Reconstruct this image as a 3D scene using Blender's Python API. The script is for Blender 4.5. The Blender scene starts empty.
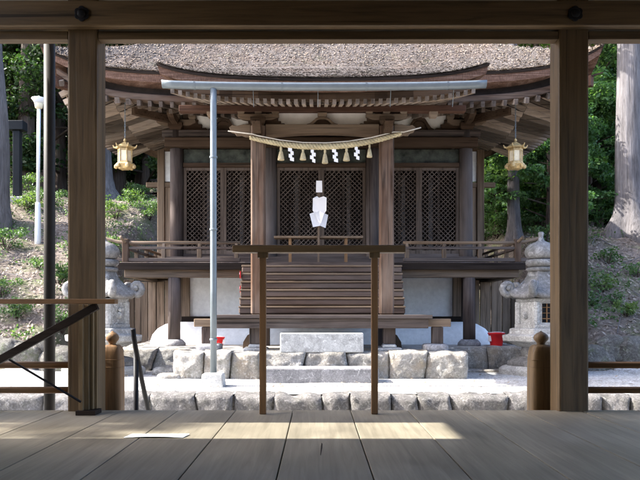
import bpy, math, random
import numpy as np
from mathutils import Vector, Matrix, noise as mnoise

random.seed(11)
rng = np.random.default_rng(11)
SC = bpy.context.scene
COL = SC.collection
R = math.radians
EYE = 0.68          # eye height over the hall floor
FPX = 700.0         # focal length in pixels of the 640 px frame
AX = 0.075          # centre line of the shrine


def P(px, py, D):
    return ((px - 317.0) / FPX * D, D, EYE + (313.0 - py) / FPX * D)


# ------------------------------------------------------------------ materials
def new_mat(name):
    m = bpy.data.materials.new(name)
    m.use_nodes = True
    nt = m.node_tree
    for n in list(nt.nodes):
        nt.nodes.remove(n)
    out = nt.nodes.new('ShaderNodeOutputMaterial')
    b = nt.nodes.new('ShaderNodeBsdfPrincipled')
    b.inputs['Specular IOR Level'].default_value = 0.12
    nt.links.new(b.outputs[0], out.inputs[0])
    return m, nt, b, out


def N(nt, t, **kw):
    n = nt.nodes.new(t)
    for k, v in kw.items():
        if k.startswith('i_'):
            key = k[2:]
            key = int(key) if key.isdigit() else key.replace('_', ' ')
            n.inputs[key].default_value = v
        else:
            setattr(n, k, v)
    return n


def ramp(nt, fac, stops, interp='LINEAR'):
    r = nt.nodes.new('ShaderNodeValToRGB')
    r.color_ramp.interpolation = interp
    els = r.color_ramp.elements
    while len(els) < len(stops):
        els.new(0.5)
    for e, (p, c) in zip(els, stops):
        e.position = p
        e.color = (c[0], c[1], c[2], 1) if not isinstance(c, (int, float)) else (c, c, c, 1)
    nt.links.new(fac, r.inputs[0])
    return r.outputs[0]


def mixc(nt, a, b, fac, mode='MIX'):
    m = nt.nodes.new('ShaderNodeMix')
    m.data_type = 'RGBA'
    m.blend_type = mode
    for sock, v in ((m.inputs[0], fac), (m.inputs[6], a), (m.inputs[7], b)):
        if hasattr(v, 'node'):
            nt.links.new(v, sock)
        elif isinstance(v, (int, float)):
            sock.default_value = v if sock == m.inputs[0] else (v, v, v, 1)
        else:
            sock.default_value = (v[0], v[1], v[2], 1)
    return m.outputs[2]


def coords(nt, scale, kind='Object'):
    tc = nt.nodes.new('ShaderNodeTexCoord')
    mp = nt.nodes.new('ShaderNodeMapping')
    mp.inputs['Scale'].default_value = scale
    nt.links.new(tc.outputs[kind], mp.inputs[0])
    return mp.outputs[0]


def noise(nt, vec, scale=1.0, detail=6, rough=0.6, dist=0.0):
    n = nt.nodes.new('ShaderNodeTexNoise')
    n.inputs['Scale'].default_value = scale
    n.inputs['Detail'].default_value = detail
    n.inputs['Roughness'].default_value = rough
    n.inputs['Distortion'].default_value = dist
    nt.links.new(vec, n.inputs['Vector'])
    return n.outputs[0]


def bump(nt, b, h, strength=0.3, dist=0.01):
    n = nt.nodes.new('ShaderNodeBump')
    n.inputs['Strength'].default_value = strength
    n.inputs['Distance'].default_value = dist
    nt.links.new(h, n.inputs['Height'])
    nt.links.new(n.outputs[0], b.inputs['Normal'])


def island(nt):
    return nt.nodes.new('ShaderNodeNewGeometry').outputs['Random Per Island']


def mul(c, k):
    return tuple(min(1.0, v * k) for v in c)


WOODS = {}


def wood(kind, base, axis='x', grey=None, rough=0.75, contrast=0.55, gs=1.0, var=0.35, greyamt=0.5):
    key = (kind, axis)
    if key in WOODS:
        return WOODS[key]
    m, nt, b, out = new_mat('wood_' + kind + '_' + axis)
    sc = {'x': (0.9, 16, 16), 'y': (16, 0.9, 16), 'z': (16, 16, 0.9)}[axis]
    v = coords(nt, tuple(s * gs for s in sc))
    n1 = noise(nt, v, 1.6, 8, 0.62, 0.6)
    c1 = ramp(nt, n1, [(0.28, mul(base, 1 - contrast)), (0.5, base), (0.75, mul(base, 1 + contrast * 0.8))])
    v2 = coords(nt, tuple(0.35 * s ** 0.5 for s in sc))
    n2 = noise(nt, v2, 1.3, 4, 0.6, 0.3)
    if grey:
        f = ramp(nt, n2, [(0.38, 0.0), (0.66, greyamt)])
        c1 = mixc(nt, c1, grey, f)
    else:
        f = ramp(nt, n2, [(0.3, 0.72), (0.7, 1.15)])
        c1 = mixc(nt, c1, f, 1.0, 'MULTIPLY')
    sc3 = {'x': (0.5, 34, 34), 'y': (34, 0.5, 34), 'z': (34, 34, 0.5)}[axis]
    n3 = noise(nt, coords(nt, sc3), 1.0, 3, 0.5, 0.4)
    c1 = mixc(nt, c1, ramp(nt, n3, [(0.30, 0.35), (0.40, 1.0)]), 1.0, 'MULTIPLY')
    isl = ramp(nt, island(nt), [(0.0, 1 - var), (1.0, 1 + var * 0.6)])
    c1 = mixc(nt, c1, isl, 1.0, 'MULTIPLY')
    nt.links.new(c1, b.inputs['Base Color'])
    b.inputs['Roughness'].default_value = rough
    b.inputs['Specular IOR Level'].default_value = 0.22 if kind in ('hall', 'rail') else 0.06
    bump(nt, b, n1, 0.45, 0.006)
    WOODS[key] = m
    return m


# colours of the shrine's and the hall's timbers
def w_hall(a): return wood('hall', (0.128, 0.084, 0.042), a, rough=0.55, contrast=0.5, var=0.15)
def w_slat(a): return wood('slat', (0.27, 0.19, 0.105), a, rough=0.6, contrast=0.35, var=0.3)
def w_rail(a): return wood('rail', (0.2057, 0.1148, 0.05236), a, rough=0.6, contrast=0.4, var=0.2)
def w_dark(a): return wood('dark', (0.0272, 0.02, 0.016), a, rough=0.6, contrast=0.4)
def w_grey(a): return wood('grey', (0.07743, 0.05767, 0.04833), a, grey=(0.185, 0.1578, 0.1428), contrast=0.7, greyamt=0.6)
def w_col(a): return wood('column', (0.05849, 0.04387, 0.03804), a, grey=(0.1747, 0.1513, 0.1403), contrast=0.7, greyamt=0.65)
def w_porch(a): return wood('porch', (0.0736, 0.04361, 0.02848), a, grey=(0.2258, 0.1752, 0.1389), contrast=0.8, gs=0.7, greyamt=0.8)
def w_eave(a): return wood('eave', (0.2625, 0.1998, 0.1485), a, grey=(0.42, 0.3726, 0.319), contrast=0.45, var=0.9)
def w_bracket(a): return wood('bracket', (0.06074, 0.03587, 0.02207), a, grey=(0.1555, 0.1104, 0.07566), contrast=0.5, var=0.55)
def w_red(a): return wood('red', (0.092, 0.05, 0.034), a, contrast=0.45, var=0.3)
def w_stair(a): return wood('stair', (0.08603, 0.05526, 0.04174), a, grey=(0.2409, 0.1882, 0.1574), contrast=0.8, var=0.5, gs=0.6, greyamt=0.7)
def w_pale(a): return wood('pale', (0.1892, 0.1322, 0.08787), a, grey=(0.2925, 0.2363, 0.1831), contrast=0.4, var=0.45)
def w_fence(a): return wood('fence', (0.1253, 0.08899, 0.0612), a, grey=(0.2691, 0.2142, 0.167), contrast=0.7, var=0.55)
def w_lat(a): return wood('lattice', (0.087, 0.06427, 0.04921), a, grey=(0.1469, 0.1185, 0.09842), contrast=0.4)


def plain(name, col, rough=0.6, metal=0.0, nz=None, amt=0.25, scale=20, bmp=0.0, spec=None):
    m, nt, b, out = new_mat(name)
    v = coords(nt, (1, 1, 1))
    n = noise(nt, v, scale, 6, 0.65)
    c = ramp(nt, n, [(0.3, mul(col, 1 - amt)), (0.7, mul(col, 1 + amt))])
    n2 = noise(nt, v, scale * 0.13, 3, 0.6)
    c = mixc(nt, c, ramp(nt, n2, [(0.3, 1 - amt * 0.8), (0.7, 1 + amt * 0.5)]), 1.0, 'MULTIPLY')
    nt.links.new(c, b.inputs['Base Color'])
    b.inputs['Roughness'].default_value = rough
    b.inputs['Metallic'].default_value = metal
    if spec is not None:
        b.inputs['Specular IOR Level'].default_value = spec
    if bmp:
        bump(nt, b, n, bmp, 0.01)
    return m


def m_floor():
    m, nt, b, out = new_mat('floorboards')
    v = coords(nt, (22, 1.0, 22))
    n1 = noise(nt, v, 1.5, 9, 0.6, 0.9)
    c = ramp(nt, n1, [(0.25, (0.165, 0.142, 0.1)), (0.5, (0.235, 0.205, 0.148)), (0.75, (0.30, 0.265, 0.195))])
    v2 = coords(nt, (2.2, 0.9, 2))
    n2 = noise(nt, v2, 1.5, 5, 0.65, 0.3)
    c = mixc(nt, c, ramp(nt, n2, [(0.3, 0.7), (0.7, 1.15)]), 1.0, 'MULTIPLY')
    c = mixc(nt, c, ramp(nt, island(nt), [(0, 0.82), (1, 1.12)]), 1.0, 'MULTIPLY')
    nt.links.new(c, b.inputs['Base Color'])
    b.inputs['Specular IOR Level'].default_value = 0.5
    r = ramp(nt, n2, [(0.3, 0.4), (0.7, 0.55)])
    nt.links.new(r, b.inputs['Roughness'])
    bump(nt, b, n1, 0.25, 0.004)
    return m


def m_thatch():
    m, nt, b, out = new_mat('bark_thatch')
    v = coords(nt, (1, 1, 1))
    n1 = noise(nt, v, 24, 5, 0.85)
    n1b = noise(nt, coords(nt, (40, 14, 14)), 1.2, 4, 0.7)
    n2 = noise(nt, v, 1.4, 5, 0.65)
    c = ramp(nt, n1, [(0.34, (0.04, 0.032, 0.028)), (0.47, (0.105, 0.088, 0.08)), (0.58, (0.19, 0.167, 0.155)), (0.72, (0.34, 0.315, 0.30))])
    c = mixc(nt, c, ramp(nt, n1b, [(0.3, 0.65), (0.7, 1.25)]), 0.8, 'MULTIPLY')
    red = ramp(nt, n2, [(0.5, 0.0), (0.68, 0.45)])
    c = mixc(nt, c, (0.15, 0.10, 0.075), red)
    n5 = noise(nt, coords(nt, (3.2, 0.5, 0.5)), 1.0, 5, 0.7, 0.5)
    c = mixc(nt, c, ramp(nt, n5, [(0.32, 0.6), (0.62, 1.12)]), 1.0, 'MULTIPLY')
    n6 = noise(nt, coords(nt, (2.2, 2.2, 2.2)), 1.0, 7, 0.75)
    c = mixc(nt, c, (0.075, 0.085, 0.04), ramp(nt, n6, [(0.56, 0.0), (0.68, 0.5)]))
    nt.links.new(c, b.inputs['Base Color'])
    b.inputs['Roughness'].default_value = 0.95
    bump(nt, b, n1, 1.0, 0.05)
    return m


def m_thatch_edge():
    m, nt, b, out = new_mat('thatch_edge')
    v = coords(nt, (3, 3, 60))
    n1 = noise(nt, v, 1.0, 6, 0.7)
    c = ramp(nt, n1, [(0.3, (0.065, 0.036, 0.025)), (0.52, (0.155, 0.09, 0.064)), (0.72, (0.27, 0.185, 0.145))])
    n2 = noise(nt, coords(nt, (60, 60, 20)), 1.0, 3, 0.7)
    c = mixc(nt, c, ramp(nt, n2, [(0.3, 0.6), (0.7, 1.2)]), 1.0, 'MULTIPLY')
    nt.links.new(c, b.inputs['Base Color'])
    b.inputs['Roughness'].default_value = 0.9
    bump(nt, b, n1, 0.8, 0.02)
    return m


def m_stone(name, a, bcol, moss=0.0, scale=9, bm=0.6, warm=None):
    m, nt, b, out = new_mat(name)
    v = coords(nt, (1, 1, 1))
    n1 = noise(nt, v, scale * 5, 8, 0.75)
    n2 = noise(nt, v, scale * 0.6, 5, 0.65, 0.4)
    c = ramp(nt, n1, [(0.3, mul(a, 0.62)), (0.5, a), (0.72, bcol)])
    c = mixc(nt, c, ramp(nt, n2, [(0.3, 0.62), (0.65, 1.15)]), 1.0, 'MULTIPLY')
    if warm:
        n4 = noise(nt, v, scale * 0.35, 4, 0.6)
        c = mixc(nt, c, warm, ramp(nt, n4, [(0.48, 0.0), (0.68, 0.6)]))
    c = mixc(nt, c, ramp(nt, island(nt), [(0, 0.72), (1, 1.15)]), 1.0, 'MULTIPLY')
    n7 = noise(nt, v, scale * 1.7, 5, 0.8, 0.8)
    c = mixc(nt, c, mul(bcol, 1.25), ramp(nt, n7, [(0.56, 0.0), (0.62, 0.6)]))
    n8 = noise(nt, v, scale * 1.1, 6, 0.8, 1.2)
    c = mixc(nt, c, mul(a, 0.4), ramp(nt, n8, [(0.58, 0.0), (0.68, 0.6)]))
    if moss:
        n3 = noise(nt, v, scale * 0.9, 6, 0.7)
        c = mixc(nt, c, (0.09, 0.11, 0.05), ramp(nt, n3, [(0.5, 0.0), (0.7, moss)]))
    nt.links.new(c, b.inputs['Base Color'])
    b.inputs['Roughness'].default_value = 0.9
    bump(nt, b, n1, bm, 0.02)
    return m


def m_gravel():
    m, nt, b, out = new_mat('pale_gravel')
    v = coords(nt, (1, 1, 1))
    vo = nt.nodes.new('ShaderNodeTexVoronoi')
    vo.inputs['Scale'].default_value = 55
    nt.links.new(v, vo.inputs['Vector'])
    sep = nt.nodes.new('ShaderNodeSeparateColor')
    nt.links.new(vo.outputs['Color'], sep.inputs[0])
    c = ramp(nt, sep.outputs[0], [(0.0, (0.25, 0.24, 0.222)), (0.5, (0.43, 0.42, 0.4)), (1.0, (0.6, 0.59, 0.565))])
    n2 = noise(nt, v, 1.1, 6, 0.7)
    c = mixc(nt, c, ramp(nt, n2, [(0.3, 0.62), (0.62, 1.1)]), 1.0, 'MULTIPLY')
    n3 = noise(nt, v, 7, 6, 0.75)
    c = mixc(nt, c, (0.14, 0.115, 0.085), ramp(nt, n3, [(0.56, 0.0), (0.68, 0.7)]))
    nt.links.new(c, b.inputs['Base Color'])
    b.inputs['Roughness'].default_value = 0.95
    bump(nt, b, vo.outputs['Distance'], 0.6, 0.012)
    return m


def m_litter():
    m, nt, b, out = new_mat('forest_floor')
    v = coords(nt, (1, 1, 1))
    n1 = noise(nt, v, 14, 9, 0.78, 0.5)
    n2 = noise(nt, v, 0.9, 6, 0.65)
    c = ramp(nt, n1, [(0.3, (0.07, 0.054, 0.044)), (0.48, (0.175, 0.143, 0.122)), (0.62, (0.28, 0.237, 0.205)), (0.75, (0.42, 0.37, 0.32))])
    c = mixc(nt, c, ramp(nt, n2, [(0.3, 0.7), (0.7, 1.2)]), 1.0, 'MULTIPLY')
    n3 = noise(nt, v, 1.9, 6, 0.7)
    c = mixc(nt, c, (0.11, 0.15, 0.055), ramp(nt, n3, [(0.48, 0.0), (0.64, 0.65)]))
    nt.links.new(c, b.inputs['Base Color'])
    b.inputs['Roughness'].default_value = 0.95
    bump(nt, b, n1, 0.9, 0.06)
    return m


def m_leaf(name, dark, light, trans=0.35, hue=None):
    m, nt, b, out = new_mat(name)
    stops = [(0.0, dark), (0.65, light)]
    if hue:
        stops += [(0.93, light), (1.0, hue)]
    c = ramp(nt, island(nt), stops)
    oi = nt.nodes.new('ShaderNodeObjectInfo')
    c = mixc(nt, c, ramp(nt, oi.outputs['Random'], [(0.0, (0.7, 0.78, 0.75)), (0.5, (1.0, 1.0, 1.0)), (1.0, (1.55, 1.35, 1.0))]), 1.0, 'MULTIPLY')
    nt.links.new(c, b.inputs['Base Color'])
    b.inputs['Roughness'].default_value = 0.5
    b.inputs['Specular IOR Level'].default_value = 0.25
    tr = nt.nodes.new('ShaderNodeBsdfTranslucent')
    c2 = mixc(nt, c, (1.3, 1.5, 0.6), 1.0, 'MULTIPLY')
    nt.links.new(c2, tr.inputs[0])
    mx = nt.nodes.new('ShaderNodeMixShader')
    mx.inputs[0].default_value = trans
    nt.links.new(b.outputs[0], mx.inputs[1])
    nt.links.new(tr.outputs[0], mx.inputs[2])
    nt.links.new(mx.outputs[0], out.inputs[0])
    return m


def m_bark(name, a, bcol, moss=0.0):
    m, nt, b, out = new_mat(name)
    v = coords(nt, (14, 14, 1.1))
    n1 = noise(nt, v, 1.5, 8, 0.7, 0.7)
    c = ramp(nt, n1, [(0.28, mul(a, 0.45)), (0.45, a), (0.72, bcol)])
    n2 = noise(nt, coords(nt, (1.5, 1.5, 0.7)), 1.5, 5, 0.65)
    c = mixc(nt, c, ramp(nt, n2, [(0.3, 0.7), (0.7, 1.15)]), 1.0, 'MULTIPLY')
    if moss:
        n3 = noise(nt, coords(nt, (3, 3, 1)), 1.2, 5, 0.7)
        c = mixc(nt, c, (0.07, 0.085, 0.05), ramp(nt, n3, [(0.5, 0), (0.7, moss)]))
    nt.links.new(c, b.inputs['Base Color'])
    b.inputs['Roughness'].default_value = 0.9
    bump(nt, b, n1, 1.0, 0.03)
    return m


M_FLOOR = m_floor()
M_THATCH = m_thatch()
M_TEDGE = m_thatch_edge()
M_ROCK = m_stone('rough_rock', (0.29, 0.275, 0.25), (0.47, 0.455, 0.43), 0.2, 7, 0.9, warm=(0.3, 0.24, 0.17))
M_KERB = m_stone('kerb_rock', (0.14, 0.132, 0.126), (0.26, 0.25, 0.24), 0.15, 9, 0.9)
M_GRANITE = m_stone('cut_granite', (0.36, 0.36, 0.355), (0.5, 0.5, 0.49), 0.0, 12, 0.3)
M_GRANITE_D = m_stone('old_granite', (0.27, 0.265, 0.27), (0.42, 0.41, 0.41), 0.0, 10, 0.5)
M_CONC = m_stone('pale_concrete', (0.5, 0.5, 0.48), (0.62, 0.62, 0.6), 0.0, 12, 0.25)
M_LANT = m_stone('lantern_stone', (0.185, 0.178, 0.17), (0.30, 0.29, 0.28), 0.15, 4.5, 0.3)
M_LANTW = m_stone('pale_lantern_stone', (0.36, 0.35, 0.325), (0.52, 0.51, 0.48), 0.0, 9, 0.4)  # paler stone of the lantern's firebox, platform and ground slab
M_MOSSROCK = m_stone('mossy_rock', (0.15, 0.14, 0.125), (0.29, 0.28, 0.25), 0.75, 6, 0.9)
M_GRAVEL = m_gravel()
M_LITTER = m_litter()
M_EARTH = plain('packed_earth', (0.4, 0.375, 0.34), 0.95, 0, amt=0.3, scale=12, bmp=0.6)
M_PLASTER = plain('white_plaster', (0.74, 0.76, 0.765), 0.85, amt=0.1, scale=14, bmp=0.05)
M_PLASTER_O = plain('aged_plaster', (0.74, 0.70, 0.63), 0.85, amt=0.1, scale=6)
M_PLASTER_H = plain('hall_plaster', (0.42, 0.37, 0.29), 0.9, amt=0.08, scale=6)
M_GOLD = plain('gilt_metal', (0.50, 0.36, 0.16), 0.55, 0.15, amt=0.4, scale=30, spec=0.5)
M_CREAM = plain('cream_pane', (0.78, 0.68, 0.48), 0.6, amt=0.1, scale=20)
M_ZINC = plain('zinc_pipe', (0.15, 0.175, 0.185), 0.4, 0.3, amt=0.1, scale=9, spec=0.4)
M_BLACK = plain('black_steel', (0.012, 0.012, 0.014), 0.5, 0.0, amt=0.2, scale=30)
M_DGREY = plain('dark_steel', (0.035, 0.033, 0.03), 0.55, 0.0, amt=0.2, scale=8)
M_STRAW = plain('rice_straw', (0.46, 0.39, 0.24), 0.85, amt=0.3, scale=60, bmp=0.5)
M_CORD = plain('pale_cord', (0.62, 0.58, 0.5), 0.8, amt=0.1)
M_PAPER = plain('white_paper', (0.84, 0.84, 0.86), 0.8, amt=0.03, scale=10)
M_PAPER_R = plain('red_paper', (0.5, 0.12, 0.09), 0.7, amt=0.1)
M_RED = plain('red_plastic', (0.6, 0.025, 0.028), 0.35, amt=0.08, scale=8)
M_WHITEP = plain('white_paint', (0.78, 0.78, 0.78), 0.45, amt=0.04, scale=8)
M_TIP = plain('rafter_tip', (0.17, 0.14, 0.115), 0.85, amt=0.6, scale=9)
M_TIPD = plain('dark_rafter_tip', (0.105, 0.082, 0.066), 0.85, amt=0.6, scale=9)
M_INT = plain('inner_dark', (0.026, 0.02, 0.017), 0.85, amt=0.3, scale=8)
M_STREAK = plain('inner_streak_pale', (0.2, 0.18, 0.17), 0.9, amt=0.4, scale=3)  # pale tone standing in for light streaks inside the shrine
M_FRIEZE = plain('faded_frieze', (0.055, 0.06, 0.048), 0.8, amt=0.75, scale=5)
M_SLATE = plain('slate_metal', (0.016, 0.019, 0.022), 0.5, 0.2, amt=0.1)
M_LEAF_R = m_leaf('leaf_bright', (0.045, 0.098, 0.042), (0.115, 0.205, 0.085), 0.48, (0.2, 0.28, 0.11))
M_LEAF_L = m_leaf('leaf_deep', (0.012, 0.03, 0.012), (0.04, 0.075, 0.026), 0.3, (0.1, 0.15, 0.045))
M_LEAF_S = m_leaf('leaf_shrub', (0.035, 0.075, 0.028), (0.10, 0.165, 0.065), 0.35, (0.18, 0.23, 0.11))
M_DEAD = m_leaf('dead_leaf', (0.1, 0.075, 0.058), (0.28, 0.23, 0.19), 0.1, (0.44, 0.37, 0.31))
M_CHIP = m_leaf('bark_chip', (0.07, 0.056, 0.048), (0.185, 0.158, 0.142), 0.0, (0.30, 0.27, 0.25))
M_BARK_P = m_bark('pale_bark', (0.12, 0.11, 0.11), (0.21, 0.197, 0.2), 0.0)
M_BARK_D = m_bark('dark_bark', (0.075, 0.055, 0.045), (0.14, 0.11, 0.095), 0.5)


# ------------------------------------------------------------------ geometry
class MB:
    def __init__(s):
        s.v, s.f = [], []

    def add(s, vs, fs):
        o = len(s.v)
        s.v.extend([tuple(p) for p in vs])
        s.f.extend([tuple(i + o for i in f) for f in fs])
        return s

    def box(s, x0, x1, y0, y1, z0, z1):
        if x0 > x1: x0, x1 = x1, x0
        if y0 > y1: y0, y1 = y1, y0
        if z0 > z1: z0, z1 = z1, z0
        vs = [(x, y, z) for z in (z0, z1) for y in (y0, y1) for x in (x0, x1)]
        return s.add(vs, [(0, 2, 3, 1), (4, 5, 7, 6), (0, 1, 5, 4), (2, 6, 7, 3), (0, 4, 6, 2), (1, 3, 7, 5)])

    def beam(s, p0, p1, w, h, up=(0, 0, 1)):
        """box along p0-p1, w wide, h high, centred on the line"""
        p0, p1 = Vector(p0), Vector(p1)
        d = (p1 - p0).normalized()
        u = Vector(up)
        r = d.cross(u)
        if r.length < 1e-5:
            r = d.cross(Vector((0, 1, 0)))
        r.normalize()
        u = r.cross(d)
        vs = []
        for p in (p0, p1):
            for a, b in ((-1, -1), (1, -1), (1, 1), (-1, 1)):
                vs.append(p + r * (a * w / 2) + u * (b * h / 2))
        return s.add(vs, [(3, 2, 1, 0), (4, 5, 6, 7), (0, 1, 5, 4), (1, 2, 6, 5), (2, 3, 7, 6), (3, 0, 4, 7)])

    def tube(s, pts, rad, n=10, cap=True):
        pts = [Vector(p) for p in pts]
        rr = rad if isinstance(rad, (list, tuple)) else [rad] * len(pts)
        rings = []
        prev = None
        for i, p in enumerate(pts):
            d = (pts[min(i + 1, len(pts) - 1)] - pts[max(i - 1, 0)]).normalized()
            if prev is None:
                a = Vector((0, 0, 1)) if abs(d.z) < 0.9 else Vector((1, 0, 0))
                r = d.cross(a).normalized()
            else:
                r = (prev - d * prev.dot(d)).normalized()
            prev = r
            u = d.cross(r)
            rings.append([p + (r * math.cos(2 * math.pi * k / n) + u * math.sin(2 * math.pi * k / n)) * rr[i] for k in range(n)])
        vs = [v for ring in rings for v in ring]
        fs = []
        for i in range(len(pts) - 1):
            for k in range(n):
                a, b = i * n + k, i * n + (k + 1) % n
                fs.append((a, b, b + n, a + n))
        if cap:
            fs.append(tuple(range(n - 1, -1, -1)))
            fs.append(tuple((len(pts) - 1) * n + k for k in range(n)))
        return s.add(vs, fs)

    def lathe(s, prof, c=(0, 0, 0), n=24, phase=0.0, sq=None, cap=True):
        """prof: list of (r, z). sq: superellipse power for squarish plans"""
        vs = []
        for r, z in prof:
            for k in range(n):
                a = 2 * math.pi * k / n + phase
                x, y = math.cos(a), math.sin(a)
                if sq:
                    q = (abs(x) ** sq + abs(y) ** sq) ** (-1.0 / sq)
                    x, y = x * q, y * q
                vs.append((c[0] + r * x, c[1] + r * y, c[2] + z))
        fs = []
        for i in range(len(prof) - 1):
            for k in range(n):
                a, b = i * n + k, i * n + (k + 1) % n
                fs.append((a, b, b + n, a + n))
        if cap:
            fs.append(tuple(range(n - 1, -1, -1)))
            fs.append(tuple((len(prof) - 1) * n + k for k in range(n)))
        return s.add(vs, fs)

    def prism(s, poly, y0, y1):
        """poly in (x, z), extruded in y"""
        n = len(poly)
        vs = [(x, y0, z) for x, z in poly] + [(x, y1, z) for x, z in poly]
        fs = [tuple(range(n)), tuple(range(2 * n - 1, n - 1, -1))]
        for k in range(n):
            j = (k + 1) % n
            fs.append((k, k + n, j + n, j))
        return s.add(vs, fs)

    def prism_x(s, poly, x0, x1):
        """poly in (y, z), extruded in x"""
        n = len(poly)
        vs = [(x0, y, z) for y, z in poly] + [(x1, y, z) for y, z in poly]
        fs = [tuple(range(n - 1, -1, -1)), tuple(range(n, 2 * n))]
        for k in range(n):
            j = (k + 1) % n
            fs.append((k, j, j + n, k + n))
        return s.add(vs, fs)

    def grid(s, fn, nu, nv):
        vs = [fn(i / nu, j / nv) for j in range(nv + 1) for i in range(nu + 1)]
        fs = [(j * (nu + 1) + i, j * (nu + 1) + i + 1, (j + 1) * (nu + 1) + i + 1, (j + 1) * (nu + 1) + i)
              for j in range(nv) for i in range(nu)]
        return s.add(vs, fs)

    def stone(s, c, size, seed, n=7, rough=0.10, sq=5.0):
        """a rough block: a subdivided box pulled towards a superellipsoid and broken up with noise"""
        c = Vector(c)
        idx, vs, fs = {}, [], []
        sv = Vector((seed * 3.17, seed * 1.91, seed * 0.73))

        def vert(i, j, k):
            key = (i, j, k)
            if key in idx:
                return idx[key]
            p = Vector((2 * i / n - 1, 2 * j / n - 1, 2 * k / n - 1))
            q = (abs(p.x) ** sq + abs(p.y) ** sq + abs(p.z) ** sq) ** (1 / sq)
            m = max(abs(p.x), abs(p.y), abs(p.z))
            p = p * (m / q)
            w = Vector((p.x * size[0] / 2, p.y * size[1] / 2, p.z * size[2] / 2))
            sm = min(size)
            d = mnoise.noise_vector(w * (1.6 / sm) + sv) * (rough * sm * 0.9) + mnoise.noise_vector(w * (5 / sm) + sv) * (rough * sm * 0.45)
            idx[key] = len(vs)
            vs.append(c + w + d)
            return idx[key]
        for a in range(n):
            for b in range(n):
                for (face, rev) in (('x0', 1), ('x1', 0), ('y0', 0), ('y1', 1), ('z0', 1), ('z1', 0)):
                    t = 0 if face[1] == '0' else n
                    if face[0] == 'x':
                        q = [(t, a, b), (t, a + 1, b), (t, a + 1, b + 1), (t, a, b + 1)]
                    elif face[0] == 'y':
                        q = [(a, t, b), (a + 1, t, b), (a + 1, t, b + 1), (a, t, b + 1)]
                    else:
                        q = [(a, b, t), (a + 1, b, t), (a + 1, b + 1, t), (a, b + 1, t)]
                    ids = [vert(*k) for k in q]
                    fs.append(tuple(reversed(ids)) if rev else tuple(ids))
        return s.add(vs, fs)

    def fitted(s, xb0, xt0, xb1, xt1, z0, z1, yf, depth, seed, n=16, amp=0.035, edge=0.035, topamp=0.02):
        """a dressed field stone: slanted shared joints, faceted front face, rounded arrises, flat bed and top"""
        sv = Vector((seed * 5.3, seed * 2.7, seed * 1.1))
        ids = [[0] * (n + 1) for _ in range(n + 1)]
        vs, fs = [], []
        tilt = [random.uniform(-0.05, 0.05) for _ in range(4)]
        cu, cv_ = random.uniform(0.3, 0.7), random.uniform(0.35, 0.65)

        def front(u, v):
            l, r = xb0 + (xt0 - xb0) * v, xb1 + (xt1 - xb1) * v
            x = l + (r - l) * u
            z = z0 + (z1 - z0) * v
            w, h = r - l, z1 - z0
            e = min(u * w, (1 - u) * w, v * h, (1 - v) * h)
            # facets meeting along a broken ridge
            f = max((u - cu) * tilt[0] * 2 + (v - cv_) * tilt[1] * 2, -(u - cu) * abs(tilt[2]) * 2, (v - cv_) * tilt[3] * 2)
            q = Vector((x, z, 0))
            rid = abs(mnoise.noise(q * 5.5 + sv)) * amp + mnoise.noise(q * 17 + sv) * amp * 0.3 + mnoise.noise(q * 45 + sv) * amp * 0.12
            y = yf + f + rid
            if e < edge:
                t = 1 - e / edge
                y += edge * (1 - math.sqrt(max(0.0, 1 - t * t))) * 0.9
            # irregular outline
            jx = mnoise.noise(Vector((z * 9, seed * 3.0, 1 if u < .5 else 7))) * 0.014 * (1 if u in (0.0, 1.0) else 0.4)
            jz = mnoise.noise(Vector((x * 6, seed * 2.0, 3))) * topamp * v
            return (x + jx, y, z + jz)
        for j in range(n + 1):
            for i in range(n + 1):
                ids[j][i] = len(vs)
                vs.append(front(i / n, j / n))
        for j in range(n):
            for i in range(n):
                fs.append((ids[j][i], ids[j][i + 1], ids[j + 1][i + 1], ids[j + 1][i]))
        # top runs back
        m = 8
        prev = ids[n]
        y_b = yf + depth
        for k in range(1, m + 1):
            row = []
            for i in range(n + 1):
                x, y, z = vs[ids[n][i]]
                t = k / m
                row.append(len(vs))
                vs.append((x, y + (y_b - y) * t, z + edge * 0.5 * math.sin(min(1, t * 3) * 1.57) + mnoise.noise(Vector((x * 8, t * 4, seed))) * topamp * 0.5))
            for i in range(n):
                fs.append((prev[i], prev[i + 1], row[i + 1], row[i]))
            prev = row
        # flanks and bed
        for side in (0, n):
            col = [ids[j][side] for j in range(n + 1)]
            back = []
            for j in range(n + 1):
                x, y, z = vs[col[j]]
                back.append(len(vs))
                vs.append((x, y_b, z))
            for j in range(n):
                f_ = (col[j], col[j + 1], back[j + 1], back[j])
                fs.append(f_ if side == 0 else tuple(reversed(f_)))
        return s.add(vs, fs)

    def build(s, name, mat, parent=None, bevel=0.0, smooth=False, seg=2, local=False, loc=None):
        me = bpy.data.meshes.new(name)
        off = Vector((0, 0, 0))
        if parent is not None and not local:
            off = wloc(parent)
        if loc is not None:
            off = Vector(loc)
        me.from_pydata([(x - off.x, y - off.y, z - off.z) for x, y, z in s.v], [], s.f)
        me.materials.append(mat)
        if smooth:
            me.polygons.foreach_set('use_smooth', [True] * len(me.polygons))
        me.update()
        o = bpy.data.objects.new(name, me)
        COL.objects.link(o)
        if parent is not None:
            o.parent = parent
        elif loc is not None:
            o.location = loc
        if bevel:
            m = o.modifiers.new('bevel', 'BEVEL')
            m.width = bevel
            m.segments = seg
            m.limit_method = 'ANGLE'
            m.angle_limit = R(40)
        return o


def wloc(o):
    v = Vector((0, 0, 0))
    while o is not None:
        v += o.location
        o = o.parent
    return v


def tag(o, label=None, cat=None, group=None, kind=None):
    if label: o['label'] = label
    if cat: o['category'] = cat
    if group: o['group'] = group
    if kind: o['kind'] = kind
    return o


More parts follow.
